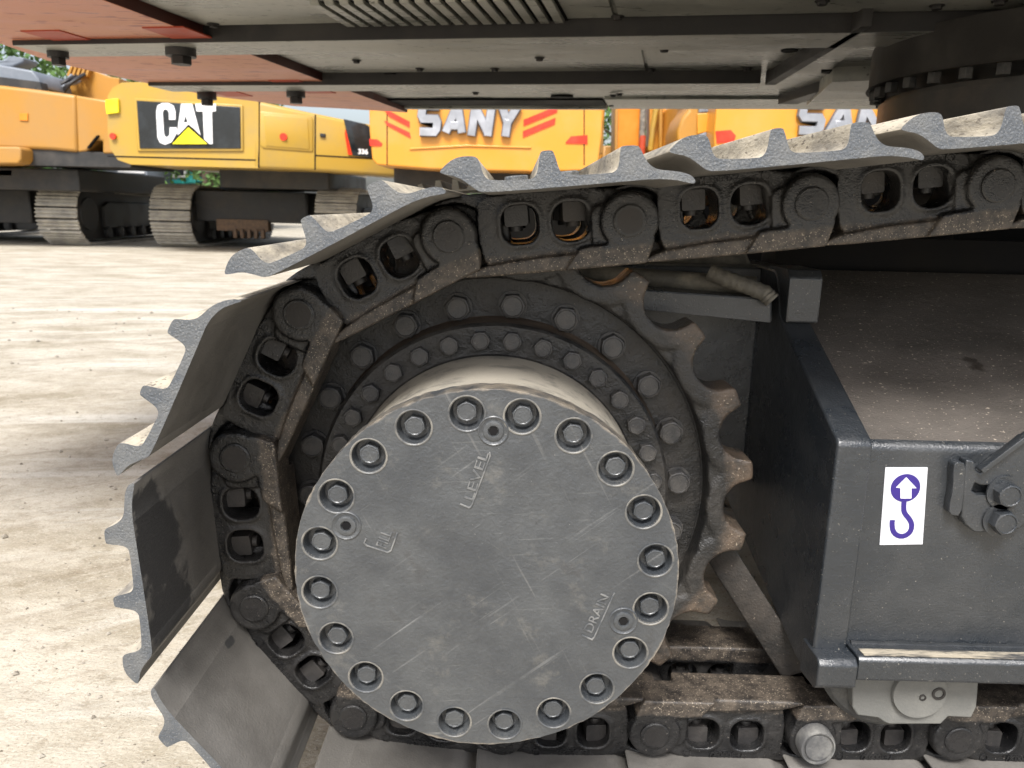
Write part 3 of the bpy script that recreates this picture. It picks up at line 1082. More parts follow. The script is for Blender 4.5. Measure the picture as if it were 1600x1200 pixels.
# separate belly panels with joints, slightly proud
joints = [(.02, 1.50, -1.25, b1-.02), (1.512, 3.2, -1.4, b1-.02), (.02, 1.20, b1b+.01, b2-.02), (1.212, 2.25, b1b+.01, b2-.02), (.02, .52, b2b+.01, yend-.01), (1.80, 2.45, b2b+.01, yend-.005)]
jx = up(962, 20, ZF)[0]
j2 = up(1010, 100, ZF)[0]
joints = [(.02, jx-.006, -1.25, b1-.02), (jx+.006, jx+1.3, -1.25, b1-.03), (.02, j2-.005, b1b+.01, b2-.025), (j2+.005, j2+.62, b1b+.01, b2-.02)]
for a, b, c_, d_ in joints:
    bm = plan([(a, c_), (b, c_), (b, d_), (a, d_)], ZF-.006, ZF+.002)
    put('belly_panel', finish(bm, 'belly_panel', belly_m, bevel=.002), UP, UM)
# louvres
lv = []
x0l, x1l = up(545, 33, ZF)[0], up(868, 26, ZF)[0]
yl = up(700, 31, ZF)[1]
n = 16
for k in range(n):
    x = x0l+(x1l-x0l)*k/(n-1)
    bm = bmesh.new()
    w = (x1l-x0l)/(n-1)*.62
    bm = yzprism([(yl-.26, ZF-.004), (yl-.25, ZF-.016), (yl-.02, ZF-.018), (yl, ZF-.006), (yl, ZF-.003)], x, x+w)
    put('louvre', finish(bm, 'louvre', belly_m, bevel=.002), UP, UM)
    bm = plan([(x+w+.001, yl-.25), (x+w+.009, yl-.25), (x+w+.009, yl+.004), (x+w+.001, yl+.004)], ZF-.0072, ZF-.005)
    put('louvre_slot', finish(bm, 'louvre_slot', deepblack), UP, UM)
# red tail plate with its curved outline
tail = [up(*p, ZR) for p in ((625, 176), (540, 170), (460, 166), (330, 150), (190, 122), (75, 95), (0, 68), (-200, 5))]
tail = [(0.0, tail[0][1])] + tail[1:] + [(tail[-1][0]-.1, -1.28), (0, -1.28)]
bm = plan(tail, ZR, ZR+.30)
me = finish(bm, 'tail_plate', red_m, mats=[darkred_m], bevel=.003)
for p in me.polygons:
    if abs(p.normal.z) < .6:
        p.material_index = 1  # upright sides get the shaded red
TP = put('tail_plate', me, UP, UM, label='salmon red painted bottom of the counterweight')
# cross beams
xl1, xl2 = up(30, 74, ZB)[0], up(255, 140, ZB)[0]
for (a, b, xl, xr) in ((b1, b1b, xl1, 4.2), (b2, b2b, xl2, up(1190, 128, ZB)[0])):
    bm = plan([(xl, a), (xr, a), (xr, b), (xl, b)], ZB, ZF+.01)
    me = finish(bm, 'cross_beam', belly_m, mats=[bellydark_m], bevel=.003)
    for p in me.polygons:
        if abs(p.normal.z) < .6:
            p.material_index = 1  # upright beam faces coloured dark for their shade
    put('cross_beam', me, UP, UM)
# slanting stiffener between the beams, right
bm = plan([up(1195, 133, ZB), up(1345, 42, ZB), up(1362, 42, ZB), up(1212, 133, ZB)], ZB, ZF+.01)
put('slanting_beam', finish(bm, 'slanting_beam', bellydark_m, bevel=.003), UP, UM)
bm = plan([up(1215, 163, ZB+.01), up(1290, 140, ZB+.01), up(1320, 138, ZB+.01), up(1245, 163, ZB+.01)], ZB+.01, ZF+.01)
put('slanting_beam', finish(bm, 'slanting_beam', bellydark_m, bevel=.003), UP, UM)
bm = plan([up(1260, 165, ZB), up(1300, 128, ZB), up(1500, 120, ZB), up(1500, 165, ZB)], ZB, ZF+.01)
put('belly_panel', finish(bm, 'belly_panel', belly_m, bevel=.003), UP, UM)
# far edge slot and rail
sl0, sl1 = up(610, 160, ZF)[0], up(945, 158, ZF)[0]
bm = plan([(sl0, yend-.30), (sl1, yend-.30), (sl1, yend-.10), (sl0, yend-.10)], ZF-.010, ZF-.004)
put('edge_slot', finish(bm, 'edge_slot', deepblack), UP, UM)
bm = plan([(sl0+.05, yend-.085), (sl1, yend-.085), (sl1, yend-.045), (sl0+.05, yend-.045)], ZF-.022, ZF+.002)
put('edge_rail', finish(bm, 'edge_rail', belly_m, bevel=.002), UP, UM)
bm = plan([(sl0, yend-.02), (sl1, yend-.02), (sl1, yend-.001), (sl0, yend-.001)], ZF-.016, ZF+.002)
put('edge_rail', finish(bm, 'edge_rail', bellydark_m, bevel=.002), UP, UM)
bm = plan([(sl1+.01, yend-.34), (2.6, yend-.34), (2.6, yend+.002), (sl1+.01, yend+.002)], ZF-.012, ZF+.002)
put('belly_panel', finish(bm, 'belly_panel', belly_m, bevel=.003), UP, UM)
# small screws and drain holes of the belly
BS = hexbolt(.012, .010, bellydark_m, .017, 'belly_bolt')
BS.transform(Matrix.Rotation(PI/2, 4, 'X'))     # head along -z
for px, py in ((333, 37), (965, 25), (557, 94), (656, 107), (773, 107), (843, 90), (1017, 108), (1038, 76), (1168, 106), (1285, 1), (1464, 8), (1562, 1), (743, 144), (958, 148), (955, 163), (968, 146)):
    q = up(px, py, ZF-.006)
    put('belly_bolt', BS, UP, UM @ T(q[0], q[1], ZF-.0065))
for px, py, w in ((611, 113, .05), (878, 149, .10), (1300, 109, .07), (1234, 75, .05)):
    zz = ZF-.0005 if px < 1000 else ZF
    q = up(px, py, zz)
    bm = plan([(w*.5*math.cos(t*PI/8), .03*math.sin(t*PI/8)) for t in range(16)], -.009, 0)
    put('drain_hole', finish(bm, 'drain_hole', deepblack), UP, UM @ T(q[0], q[1], zz))
# counterweight bolts hanging from the red plate
for px, py, rw, rb_, h1, h2 in ((90, 79, .031, .023, .03, .035), (282, 74, .044, .031, .038, .036), (323, 147, .040, .026, .03, .04), (462, 142, .038, .026, .035, .04)):
    q = at(px, py, Z=ZB+.004)
    bm = bmesh.new()
    cyl = lambda r, z0, z1, bm: plan([(r*math.cos(t*PI/16), r*math.sin(t*PI/16)) for t in range(32)], z0, z1, bm)
    cyl(rw, -h1*.6, .02, bm)
    plan([(rb_*math.cos(t*PI/3), rb_*math.sin(t*PI/3)) for t in range(6)], -h1*.6-h2*.62, -h1*.6, bm)
    put('counterweight_bolt', finish(bm, 'counterweight_bolt', bellydark_m, bevel=.0015), UP, T(q.x, q.y, ZB))
# orange overspray marks where the bolts were painted round
for px, py, w in ((86, 53, .07), (275, 48, .07), (318, 134, .07), (455, 128, .07)):
    q = up(px, py, ZR)
    bm = plan([(q[0]-w, q[1]-.05), (q[0]+w*.8, q[1]-.05), (q[0]+w*.8, q[1]+.3), (q[0]-w, q[1]+.3)], ZR-.003, ZR+.001)
    put('paint_patch', finish(bm, 'paint_patch', redpure_m), TP, UM)

# swing drum and slewing ring
zt, zm, zl_ = ZB+.02, H+.345, H+.30
SC = (1.475, 2.235)
SD = put('swing_drum', finish(lathe_y([(0, 0), (.50, 0), (.502, -.006), (.502, -(zt-zm)+.01), (.508, -(zt-zm)), (0, -(zt-zm))], 96), 'swing_drum', mat('drum_paint', (.035, .032, .030), (.070, .064, .058), rough=.38, mix_scale=4, bump=.2)), EX,
         T(SC[0], SC[1], zt) @ Matrix.Rotation(PI/2, 4, 'X'))
# rotate: local -y becomes -z
M_ = T(SC[0], SC[1], zt) @ Matrix.Rotation(PI/2, 4, 'X')
put('slewing_ring', finish(lathe_y([(0, 0), (.455, 0), (.455, -.012), (.47, -.014), (.47, -.13), (0, -.13)], 96), 'slewing_ring', mat('ring_paint', (.030, .026, .022), (.075, .060, .045), rough=.3, mix_scale=5, bump=.2)), SD,
    T(SC[0], SC[1], zm-.026) @ Matrix.Rotation(PI/2, 4, 'X'))
RBm = finish(plan([(.017*math.cos(t*PI/3), .017*math.sin(t*PI/3)) for t in range(6)], -.026, 0), 'ring_bolt', bolt_m, bevel=.0015)
for k in range(36):
    t = 2*PI*k/36
    put('ring_bolt', RBm, SD, T(SC[0]+.482*math.cos(t), SC[1]+.482*math.sin(t), zm))
# track frame cross member under the ring
bm = box(.95, 1.75, H-.25, 2.2, 2.8, H+.17)
put('car_body', finish(bm, 'car_body', deepblack, bevel=.01), EX)


# ================================================================== MACHINES BEHIND
def far_track(parent, x0, x1, y0, y1, h, slats=True, sag=0., m_side=None):
    """stadium-shaped far track with grousers; runs along y"""
    r = h/2
    path = []
    n = 14
    for i in range(n+1):
        t = PI/2+PI*i/n
        path.append((y0+r+(r-.03)*math.cos(t), r+(r-.03)*math.sin(t)))
    for i in range(n+1):
        t = -PI/2+PI*i/n
        path.append((y1-r+(r-.03)*math.cos(t), r+(r-.03)*math.sin(t)))
    P = path + [path[0]]
    seg = []
    tot = 0
    for a, b in zip(P, P[1:]):
        L_ = math.dist(a, b)
        seg.append((tot, L_, a, b))
        tot += L_
    N = int(tot/.19)
    bm = bmesh.new()
    for k in range(N):
        s_ = tot*k/N
        for t0, L_, a, b in seg:
            if t0 <= s_ <= t0+L_ and L_ > 0:
                u = (s_-t0)/L_
                y, z = a[0]+(b[0]-a[0])*u, a[1]+(b[1]-a[1])*u
                dy, dz = (b[0]-a[0])/L_, (b[1]-a[1])/L_
                break
        if sag and dy < -.9:
            pass
        top = 1 if z > r*1.6 else 0
        z -= sag*top*math.sin(PI*min(1, max(0, (y-y0-r)/(y1-y0-2*r))))
        ny, nz = dz, -dy
        def q(al, no):
            return (y+dy*al+ny*no, z+dz*al+nz*no)
        pr = [q(-.080, -.012), q(.080, -.012), q(.084, .0), q(.080, .004), q(.074, .036), q(.056, .036), q(.046, -.004), q(.014, -.004), q(.009, .036), q(-.009, .036), q(-.014, -.004), q(-.046, -.004), q(-.056, .036), q(-.072, .036), q(-.076, .002), q(-.080, 0)]
        xa, xb = x0+random.uniform(0, .012), x1-random.uniform(0, .012)
        va = [bm.verts.new((xa, p[0], p[1])) for p in pr]
        vb = [bm.verts.new((xb, p[0], p[1])) for p in pr]
        for i in range(len(pr)):
            j = (i+1) % len(pr)
            bm.faces.new((va[i], va[j], vb[j], vb[i]))
        bm.faces.new(va)
        bm.faces.new(vb[::-1])
    bmesh.ops.recalc_face_normals(bm, faces=bm.faces)
    put('track_shoes', finish(bm, 'track_shoes', bgshoe), parent, kind='stuff')
    bm = bmesh.new()
    xm = (x0+x1)/2
    w = (x1-x0)*.28
    stad = [(y0+r+(r-.09)*math.cos(PI/2+PI*i/12), r+(r-.09)*math.sin(PI/2+PI*i/12)) for i in range(13)] + [(y1-r+(r-.09)*math.cos(-PI/2+PI*i/12), r+(r-.09)*math.sin(-PI/2+PI*i/12)) for i in range(13)]
    inner = [(r+(a-r)*1 if False else a, r+(b-r)*.74) for a, b in stad]
    prism([stad], x0+.13, x1-.13, bm, mapf=lambda c_: Vector((c_.y, c_.x, c_.z)))
    put('track_chain', finish(bm, 'track_chain', bgblack, bevel=.01), parent)
    # side frame, sprocket and rollers that show on the inner and outer side
    bm = yzprism([(y0+2*r, .28), (y0+2*r, .66), (y0+2*r+.2, .74), (y1-2*r, .70), (y1-2*r, .28)], x0+.08, x1-.08)
    put('side_frame', finish(bm, 'side_frame', bgblack, bevel=.02), parent)
    bm = lathe_y([(0, -.0), (r*.50, 0), (r*.52, .03), (r*.70, .04), (r*.72, .08), (0, .08)], 32)
    me = finish(bm, 'sprocket', bgblack)
    put('sprocket', me, parent, T(x1-.06, y0+r, r) @ Matrix.Rotation(PI/2, 4, 'Z'))
    put('sprocket', me, parent, T(x0+.06, y0+r, r) @ Matrix.Rotation(-PI/2, 4, 'Z'))
    me = finish(lathe_y([(0, -.03), (.085, -.03), (.10, -.01), (.10, .05), (0, .05)], 20), 'roller', bgblack)
    for k in range(7):
        put('roller', me, parent, T(x1-.07, y0+2*r+.1+k*(y1-y0-4*r-.2)/6, .20) @ Matrix.Rotation(PI/2, 4, 'Z'))


def shape(pts, Y, depth, name, m, parent, bevel=.03, seg=3, shear=0., xref=None, label=None, kind=None, sm=0):
    pl = [xz(*p, Y) for p in pts]
    if sm:
        pl = chaikin(pl, sm)
    f = None
    if shear:
        xr = xref
        f = lambda c_: Vector((c_.x, c_.y+shear*(c_.x-xr), c_.z))
    bm = prism([pl], Y, Y+depth, mapf=f)
    return put(name, finish(bm, name, m, bevel=bevel, seg=seg), parent, label=label)


before = set(bpy.data.objects)
far_track(EX, -3.72, -3.12, -.70, 3.4, .93, sag=.02)     # the other track of the near machine, built along y, then turned to run along x
RT = Matrix.Rotation(-PI/2, 4, 'Z')
for o in set(bpy.data.objects)-before:
    o.matrix_local = WM['excavator'].inverted() @ RT @ WM[o.name]

# ---- yellow machine with CAT panel
YQ = 12.0
CA = thing('excavator', (-5.0, 15.5, 0), 'golden yellow excavator with white CAT letters on a black rear panel', 'excavator')
shape([(168, 150), (176, 137), (190, 129), (215, 128), (250, 131), (330, 143), (400, 156), (404, 160), (404, 263), (300, 260), (205, 257), (184, 250), (172, 232), (168, 205)], YQ, 1.6, 'counterweight', cat_y, CA, bevel=.10, seg=5)
x400 = xz(400, 200, YQ)[0]
shape([(396, 156), (470, 171), (540, 184), (640, 200), (640, 276), (560, 270), (470, 265), (396, 263)], YQ, 1.4, 'engine_hood', cat_y, CA, bevel=.05, shear=.35, xref=x400)
hood = bpy.data.objects['engine_hood']
# black rear panel with frame and letters
fr = [(209, 153), (379, 164), (380, 236), (214, 236)]
pi_ = [(213, 157), (375, 167), (376, 232), (218, 232)]
pnl = shape(fr, YQ-.03, .05, 'panel_frame', cat_y, CA, bevel=.015)
pnl2 = shape(pi_, YQ-.045, .03, 'rear_panel', bgglass, CA, bevel=.01, label='black panel with the white letters CAT and a yellow triangle')
for pts in (
        [(244, 175), (246, 165), (253, 161), (263, 161), (271, 165), (274, 174), (274, 187), (264, 187), (264, 176), (261, 171), (256, 171), (254, 176), (256, 209), (258, 214), (262, 214), (265, 210), (265, 199), (276, 199), (276, 208), (268, 222), (258, 226), (250, 223), (246, 215)],
        [(283, 162), (300, 162), (313, 211), (302, 200), (294, 194), (288, 201), (278, 211), (277, 206)],
        [(305, 162), (337, 162), (337, 174), (331, 174), (332, 225), (325, 225), (319, 218), (317, 174), (307, 174)]):
    shape(pts, YQ-.057, .014, 'letter', white_m, pnl2, bevel=0.)
shape([(290, 180), (293, 191), (287, 191)], YQ-.060, .01, 'letter_counter', bgglass, pnl2, bevel=0)
shape([(294, 195), (328, 226), (265, 226)], YQ-.066, .01, 'triangle_edge', deepblack, pnl2, bevel=0)
shape([(294, 199), (324, 225), (269, 225)], YQ-.074, .009, 'triangle', tri_m, pnl2, bevel=0)
shape([(405, 173), (478, 178), (482, 183), (482, 236), (410, 232), (405, 226)], YQ-.02, .05, 'side_recess_frame', cat_y, hood, bevel=.02, shear=.35, xref=x400)
shape([(410, 178), (474, 182), (477, 232), (414, 228)], YQ-.03, .05, 'side_recess', cat_y, hood, bevel=.012, shear=.35, xref=x400)
for c0_, r_ in (((440, 213), 5.5), ((178, 213), 4.5)):
    a = xz(*c0_, YQ)
    R_ = r_/1234*YQ
    put('reflector', finish(prism([circle(R_, 20, a)], -.02, .02), 'reflector', red_l), CA, T(0, YQ-.03+(.35*(a[0]-x400) if c0_[0] > 400 else .0), 0))
shape([(164, 156), (184, 154), (185, 176), (166, 178)], YQ-.05, .05, 'warning_plate', tri_m, CA, bevel=.005)
for pts in ([(403, 158), (405, 158), (405, 262), (403, 262)], [(484, 176), (486, 176), (486, 264), (484, 264)], [(486, 240), (640, 246), (640, 248), (486, 242)]):
    shape(pts, YQ-.006, .03, 'door_gap', deepblack, hood, bevel=0, shear=.35, xref=x400)
shape([(492, 205), (500, 206), (500, 212), (492, 211)], YQ-.03, .05, 'latch', bgblack, hood, bevel=.005, shear=.35, xref=x400)
shape([(168, 243), (400, 249), (400, 251), (168, 245)], YQ-.006, .03, 'lower_seam', deepblack, CA, bevel=0)
# black side panel with red stripe and digits
sp = shape([(527, 181), (560, 188), (590, 206), (600, 246), (541, 240)], YQ-.02, .03, 'side_panel', bgglass, CA, bevel=.004, shear=.35, xref=x400)
shape([(530, 197), (540, 239), (534, 238), (529, 205)], YQ-.03, .03, 'red_stripe', red_l, sp, bevel=0, shear=.35, xref=x400)
a = xz(550, 237, YQ)
put('digits', text_mesh('336', .10, white_m, .003, .004), sp, T(a[0], YQ-.03+.35*(a[0]-x400), a[1]) @ Matrix.Rotation(math.atan(.35), 4, 'Z'))
bm = box(-4.75, 13.0, 1.02, -3.0, 16.2, 1.32)
put('turntable', finish(bm, 'turntable', bgblack, bevel=.03), CA)
prism_ = lathe_y([(0, 0), (.75, 0), (.75, -.35), (0, -.35)], 32)
put('slewing_ring', finish(prism_, 'slewing_ring', bgblack), CA, T(-4.75, 15.2, 1.35) @ Matrix.Rotation(PI/2, 4, 'X'))
bm = box(-5.6, 14.0, .45, -3.6, 16.4, .98)
put('car_body', finish(bm, 'car_body', bgblack, bevel=.05), CA)
bm = box(-6.1, 13.3, 1.35, -3.1, 17.2, 2.2)
put('house', finish(bm, 'house', cat_y, bevel=.08), CA)
cx1, cx2 = at(232, 340, Y=13.6).x, at(490, 340, Y=13.3).x
far_track(CA, cx1, cx1+.70, 13.6, 18.4, 1.06, sag=.03)
far_track(CA, cx2, cx2+.70, 13.3, 18.1, 1.06, sag=.03)
# brown guard parts under the frame
bm = bmesh.new()
for k in range(5):
    box(-4.9+k*.12, 13.9, .18, -4.84+k*.12, 14.0, .34, bm)
box(-5.2, 13.95, .30, -4.3, 14.15, .50, bm)
put('swivel_guard', finish(bm, 'swivel_guard', rust_m, bevel=.01), CA)

# ---- orange machine at the far left
YO = 12.6
OR = thing('excavator', (-7.6, 15.5, 0), 'dusty orange excavator at the left edge with black engine cover and hoses', 'excavator')
shape([(-260, 118), (0, 133), (60, 140), (118, 148), (121, 238), (80, 234), (-260, 222)], YO, 1.5, 'engine_hood', oran_m, OR, bevel=.05)
shape([(118, 149), (175, 158), (178, 240), (160, 240), (160, 220), (148, 219), (136, 236), (121, 238)], YO+.03, 1.4, 'side_door', oran_m, OR, bevel=.03)
shape([(-260, 226), (28, 229), (33, 233), (33, 250), (28, 256), (-260, 256)], YO-.25, 1.2, 'counterweight', oran_m, OR, bevel=.09, seg=4)
shape([(34, 232), (210, 240), (205, 262), (34, 258)], YO+.05, 1.6, 'lower_skirt', bgblack, OR, bevel=.02)
for k in range(6):
    shape([(136+k*2.4, 232-k*3), (140+k*2.4, 230-k*3), (141+k*2.4, 226-k*3), (137+k*2.4, 228-k*3)], YO-.02, .06, 'step_tread', deepblack, OR, bevel=0)
shape([(30, 177), (43, 177), (43, 189), (30, 188)], YO-.02, .04, 'hatch_latch', boom_m, OR, bevel=.004)
shape([(-200, 100), (0, 101), (50, 110), (60, 122), (64, 137), (0, 134), (-200, 125)], YO+.2, .9, 'engine_cover', bggrey, OR, bevel=.03)
shape([(-200, 122), (0, 120), (62, 128), (66, 142), (0, 138), (-200, 132)], YO+.12, .2, 'cover_grille', bgblack, OR, bevel=.01)
shape([(-100, 90), (5, 94), (12, 87), (38, 90), (36, 98), (18, 105), (-100, 100)], YO+1.1, .4, 'air_intake', bggrey, OR, bevel=.03)
shape([(150, 158), (140, 155), (104, 150), (107, 112), (115, 104), (150, 112), (170, 120), (186, 122), (186, 165)], YO+1.2, .5, 'boom_foot', oran_m, OR, bevel=.04)
for k in range(5):
    shape([(104+k*7, 118), (110+k*7, 103), (113+k*7, 104), (108+k*7, 120)], YO+1.1, .12, 'boom_rib', tri_m if False else oran_m, OR, bevel=.004)
rnd2 = random.Random(5)
for k in range(9):
    x_ = 66+k*4
    pts = [at(x_, 148, Y=YO+.9), at(x_+6, 132+rnd2.uniform(-6, 4), Y=YO+.8), at(x_+20, 130+rnd2.uniform(-8, 6), Y=YO+.8), at(x_+34, 122+rnd2.uniform(-6, 8), Y=YO+1.1)]
    cv = []
    for i in range(13):
        t = i/12
        cv.append(sum((pts[j]*[(1-t)**3, 3*t*(1-t)**2, 3*t*t*(1-t), t**3][j] for j in range(4)), Vector()))
    put('hose', finish(tube(cv, .028, 7), 'hose', rubber_m if k % 3 else bggrey), OR)
ox1 = at(54, 340, Y=13.35).x
far_track(OR, ox1, ox1+.70, 13.35, 18.3, 1.06, sag=.16)
far_track(OR, -11.0, -10.4, 13.2, 18.0, 1.03)
bm = box(-10.5, 13.0, .9, -7.0, 16.2, 1.25)
box(-10.3, 13.8, .35, -8.3, 16.3, .9, bm)
put('turntable', finish(bm, 'turntable', bgblack, bevel=.03), OR)
shape([(-150, 263), (20, 264), (20, 276), (-150, 276)], 13.0, .3, 'orange_step', redpure_m, OR, bevel=.02)


# ---- machines with SANY lettering
def strokes_word(letters, x0, x1, z0, z1, slant, w, y, depth, m, parent, grow=0.):
    """block letters drawn as mitred strokes inside a box"""
    n = len(letters)
    G = {'S': [[(1, 1), (.12, 1), (0, .88), (0, .62), (.12, .5), (.88, .5), (1, .38), (1, .12), (.88, 0), (0, 0)]],
         'A': [[(0, -.02), (.46, 1)], [(1, -.02), (.54, 1)], [(.22, .26), (.78, .26)]],
         'N': [[(0, -.12), (0, 1.12)], [(0, 1.0), (1, 0)], [(1, -.12), (1, 1.12)]],
         'Y': [[(0, 1.1), (.5, .42)], [(1, 1.1), (.5, .42)], [(.5, .55), (.5, -.12)]]}
    cw = (x1-x0)/n
    for i, ch in enumerate(letters):
        bm = bmesh.new()
        for s_ in G[ch]:
            P = []
            for u, v in s_:
                h = z1-z0-w
                P.append((x0+cw*i+w*.62+u*(cw*.96-w*1.24)+slant*v*(z1-z0), z0+w/2+v*h))
            prism([stroke(P, w*1.08+grow)], y-depth-.0007*len(bm.verts) % .004, y, bm)
        put('letter', finish(bm, 'letter', m, bevel=.008 if not grow else 0), parent)


def sany(name_label, xl, xr, px_letters, Yp, ytop, group=None, lamps=True, n_let=4, left_round=True):
    a0, a1 = at(xl, 262, Y=Yp), at(xr, 262, Y=Yp)
    O = thing('excavator', ((a0.x+a1.x)/2, Yp+2.2, 0), name_label, 'excavator')
    zb_, zt_ = a0.z, 2.75
    x0, x1 = a0.x, a1.x
    o_ = [(x0, zb_+.14), (x0+.12, zb_), (x1-.12, zb_), (x1, zb_+.14), (x1, zt_), (x0, zt_)]
    cw = put('counterweight', finish(prism([chaikin(o_, 1)], Yp, Yp+1.3), 'counterweight', sany_y, bevel=.09, seg=5), O)
    z0, z1 = at(px_letters[0], px_letters[3], Y=Yp).z, at(px_letters[0], px_letters[2], Y=Yp).z
    lx0, lx1 = at(px_letters[0], 190, Y=Yp).x, at(px_letters[1], 190, Y=Yp).x
    w = (z1-z0)*.22
    strokes_word('SANY', lx0, lx1, z0, z1, .10, w, Yp-.025, .03, dkedge_m, cw, .022)
    strokes_word('SANY', lx0, lx1, z0, z1, .10, w, Yp-.055, .03, silver_m, cw)
    return O, cw, x0, x1, zb_


YS = 10.6
SA, cw, sx0, sx1, szb = sany('orange yellow excavator with the silver SANY letters whole and a row of red slashes', 578, 938, (650, 812, 160, 212), YS, 165)
for pts in ([(598, 168), (640, 190), (640, 199), (608, 182)], [(600, 188), (640, 207), (642, 216), (605, 196)],
            [(818, 187), (870, 166), (871, 175), (818, 197)], [(817, 205), (868, 184), (867, 194), (817, 215)],
            [(577, 217), (590, 218), (597, 224), (596, 228), (578, 228)], [(884, 222), (892, 213), (918, 211), (918, 225), (884, 224)]):
    shape(pts, YS-.012, .03, 'red_marking', red_l, cw, bevel=0)
shape([(640, 231), (730, 226), (830, 229), (830, 232), (730, 229), (640, 234)], YS-.02, .04, 'pressed_rib', sany_y, cw, bevel=.008)
bm = box(sx0+.1, YS+.9, 1.38, sx1+.12, YS+4.6, 2.6)
put('house', finish(bm, 'house', sany_y, bevel=.06), SA)
bm = box(sx0+.2, YS+.7, 1.05, sx1-.1, YS+4.5, 1.36)
put('turntable', finish(bm, 'turntable', bgblack, bevel=.03), SA)
far_track(SA, sx0+.1, sx0+.7, YS+2.4, YS+7, 1.0)
far_track(SA, sx1-.7, sx1-.1, YS+2.4, YS+7, 1.0)
shape([(918, 168), (938, 168), (944, 200), (942, 240), (920, 250)], YS+.2, 1., 'corner_post', oran_m, SA, bevel=.02)

S2, cw2, tx0, tx1, _ = sany('orange yellow excavator whose SANY letters are half hidden by the swing drum', 1112, 1560, (1240, 1428, 158, 210), YS, 165)
shape([(1118, 205), (1142, 203), (1150, 212), (1146, 222), (1120, 224)], YS-.012, .03, 'red_marking', red_l, cw2, bevel=0)
bm = box(tx0+.1, YS+.9, 1.38, tx1+.12, YS+4.6, 2.6)
put('house', finish(bm, 'house', sany_y, bevel=.06), S2)
bm = box(tx0+.2, YS+.7, 1.05, tx1-.1, YS+4.5, 1.36)
put('turntable', finish(bm, 'turntable', bgblack, bevel=.03), S2)
far_track(S2, tx0+.1, tx0+.7, YS+2.4, YS+7, 1.0)
far_track(S2, tx1-.7, tx1-.1, YS+2.4, YS+7, 1.0)
shape([(1060, 240), (1058, 205), (1066, 182), (1078, 168), (1082, 120), (1100, 120), (1100, 250)], YS+.5, .9, 'side_box', oran_m, S2, bevel=.05)
shape([(1092, 130), (1110, 130), (1110, 175), (1092, 176)], YS+.45, .3, 'side_window', bggrey, S2, bevel=.01)
shape([(1090, 177), (1112, 176), (1112, 204), (1090, 210)], YS+.44, .3, 'side_door', sany_y, S2, bevel=.01)
shape([(1088, 212), (1104, 206), (1104, 228), (1090, 228)], YS+.43, .3, 'side_vent', bggrey, S2, bevel=.01)

for px_ in (604, 912):
    shape([(px_, 168), (px_+1.6, 168), (px_+1.6, 258), (px_, 258)], YS-.004, .03, 'panel_seam', deepblack, cw, bevel=0)

# ---- machine whose boom stands up between the two
YM = 15.0
BO = thing('excavator', (3.1, 16.5, 0), 'orange excavator boom and arm standing upright between the two lettered counterweights', 'excavator')
shape([(963, 262), (966, 60), (1008, 60), (1001, 262)], YM, .5, 'boom', boom_m, BO, bevel=.02)
shape([(960, 262), (963, 60), (967, 60), (965, 262)], YM-.06, .62, 'boom_flange', oran_m, BO, bevel=.01)
put('ram', finish(tube([at(1002, 240, Y=YM-.2), at(1010, 60, Y=YM-.2)], .055, 14), 'ram', weld_m), BO)
put('ram_sleeve', finish(tube([at(1001, 262, Y=YM-.2), at(1004, 212, Y=YM-.2)], .062, 14), 'ram_sleeve', redpure_m), BO)
shape([(1014, 262), (1016, 60), (1042, 60), (1040, 262)], YM+.1, .4, 'arm', sany_y, BO, bevel=.02)
put('arm_pipe', finish(tube([at(1016, 235, Y=YM-.1), at(1020, 200, Y=YM-.1), at(1026, 165, Y=YM-.1), at(1030, 60, Y=YM-.1)], .05, 12), 'arm_pipe', cat_y), BO)
put('arm_pipe', finish(tube([at(1032, 262, Y=YM-.1), at(1033, 60, Y=YM-.1)], .035, 12), 'arm_pipe', oran_m), BO)
bm = box(1.6, 15.6, 1.0, 4.2, 18.5, 2.0)
put('house', finish(bm, 'house', oran_m, bevel=.05), BO)
far_track(BO, 1.7, 2.3, 15.4, 19, 1.0)
far_track(BO, 3.5, 4.1, 15.4, 19, 1.0)

# ---- teal machine glimpsed under the yellow counterweight
YT = 24.0
TE = thing('excavator', (-10.0, 25.5, 0), 'bright teal machine glimpsed far off under the yellow counterweight', 'excavator')
shape([(225, 286), (226, 281), (238, 279), (240, 268), (245, 262), (262, 262), (264, 280), (286, 281), (288, 287)], YT, 1.2, 'body', teal_m, TE, bevel=.03)
shape([(292, 262), (305, 262), (306, 286), (288, 286)], YT+.1, 1., 'tank', teal_m, TE, bevel=.03)
shape([(308, 262), (322, 262), (343, 286), (318, 287)], YT+.2, 1., 'hood', bggrey, TE, bevel=.03)
shape([(306, 262), (318, 262), (317, 284), (308, 284)], YT+.1, .6, 'door', teal_m, TE, bevel=.02)
shape([(268, 258), (290, 258), (291, 277), (269, 278)], YT-.05, .5, 'cab_frame', white_m, TE, bevel=.02)
shape([(272, 256), (286, 256), (287, 274), (273, 275)], YT-.07, .5, 'window', bgglass, TE, bevel=.01)
bm = box(-12.4, 24.0, .35, -8.3, 26, .75)
put('undercarriage', finish(bm, 'undercarriage', bgblack, bevel=.03), TE)
WA = thing('truck', (-13.2, 23, 0), 'dark grey truck side with a white strip, left of the teal machine', 'truck')
shape([(150, 262), (228, 262), (234, 290), (150, 292)], 22.5, 2., 'body', bggrey, WA, bevel=.04)
shape([(184, 266), (225, 268), (225, 271), (184, 269)], 22.45, .2, 'white_strip', white_m, WA, bevel=.0)
shape([(205, 292), (228, 297), (226, 308), (212, 302)], 22.3, .3, 'mudguard', white_m, WA, bevel=.01)
bm = box(-15, 22.4, .2, -11, 24.6, .75)
put('chassis', finish(bm, 'chassis', bgblack, bevel=.03), WA)


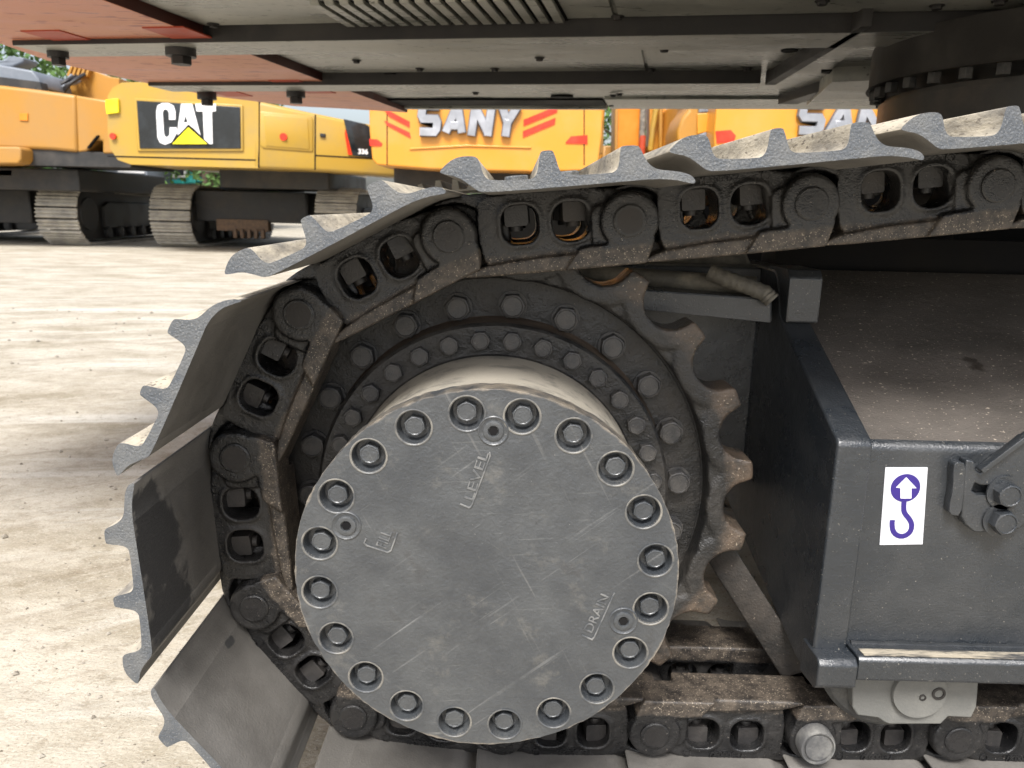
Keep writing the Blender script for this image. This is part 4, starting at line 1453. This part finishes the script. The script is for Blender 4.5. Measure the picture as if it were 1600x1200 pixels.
# ---- trees behind
def tree(x, y, h, r, seed, label):
    rr = random.Random(seed)
    Tt = thing('tree', (x, y, 0), label, 'tree', 'trees behind the machines')
    bm = bmesh.new()
    base = Vector((x, y, 0))
    tube([base, base+Vector((rr.uniform(-.2, .2), rr.uniform(-.2, .2), h*.35)), base+Vector((rr.uniform(-.4, .4), 0, h*.7))], [.22, .16, .06], 10, bm)
    tips = []
    for k in range(9):
        t = rr.uniform(.25, .65)
        a = rr.uniform(0, 2*PI)
        s0 = base+Vector((0, 0, h*t))
        e_ = s0+Vector((math.cos(a)*r*.7, math.sin(a)*r*.7, h*rr.uniform(.05, .28)))
        tube([s0, s0.lerp(e_, .5)+Vector((0, 0, .15)), e_], [.07, .05, .02], 6, bm)
        tips.append(e_)
    put('trunk', finish(bm, 'trunk', bark_m), Tt)
    bm = bmesh.new()
    cl = [(base+Vector((rr.gauss(0, r*.45), rr.gauss(0, r*.45), h*rr.uniform(.12, .98))), rr.uniform(.35, .8)) for _ in range(34)] + [(t, .6) for t in tips]
    for c_, cr_ in cl:
        for k in range(110):
            v = Vector((rr.gauss(0, 1), rr.gauss(0, 1), rr.gauss(0, .8))).normalized()*cr_*rr.uniform(.5, 1.15)
            p = c_+v
            s_ = rr.uniform(.05, .11)
            a1 = Vector((rr.gauss(0, 1), rr.gauss(0, 1), rr.gauss(0, 1))).normalized()
            b1_ = a1.orthogonal().normalized()
            q = [bm.verts.new(p+a1*s_*1.3), bm.verts.new(p+b1_*s_*.6), bm.verts.new(p-a1*s_*1.3), bm.verts.new(p-b1_*s_*.6)]
            bm.faces.new(q)
    put('crown', finish(bm, 'crown', leaf_a), Tt)


tree(4.0, 26, 6.5, 1.9, 1, 'leafy green tree seen through the gap left of the upright orange boom')
tree(8.2, 31, 7.5, 2.2, 2, 'leafy green tree seen through the gap right of the upright orange boom')
tree(-12.5, 21, 4.6, 1.6, 6, 'dark leafy tree standing in for dark machinery behind the dusty orange excavator')  # tree added to fill the place of dark machinery
tree(-9.0, 24, 5.0, 1.8, 7, 'leafy tree behind the golden yellow counterweight')
tree(-3, 34, 7, 2.2, 3, 'green tree standing behind the whole lettered counterweight')
tree(-13, 36, 7, 2.2, 4, 'green tree standing far behind the yellow excavator')
tree(14, 34, 7, 2.2, 5, 'green tree standing far behind the half hidden counterweight')
print('objects', len(bpy.data.objects), 'tris', sum(len(m.polygons) for m in bpy.data.meshes))
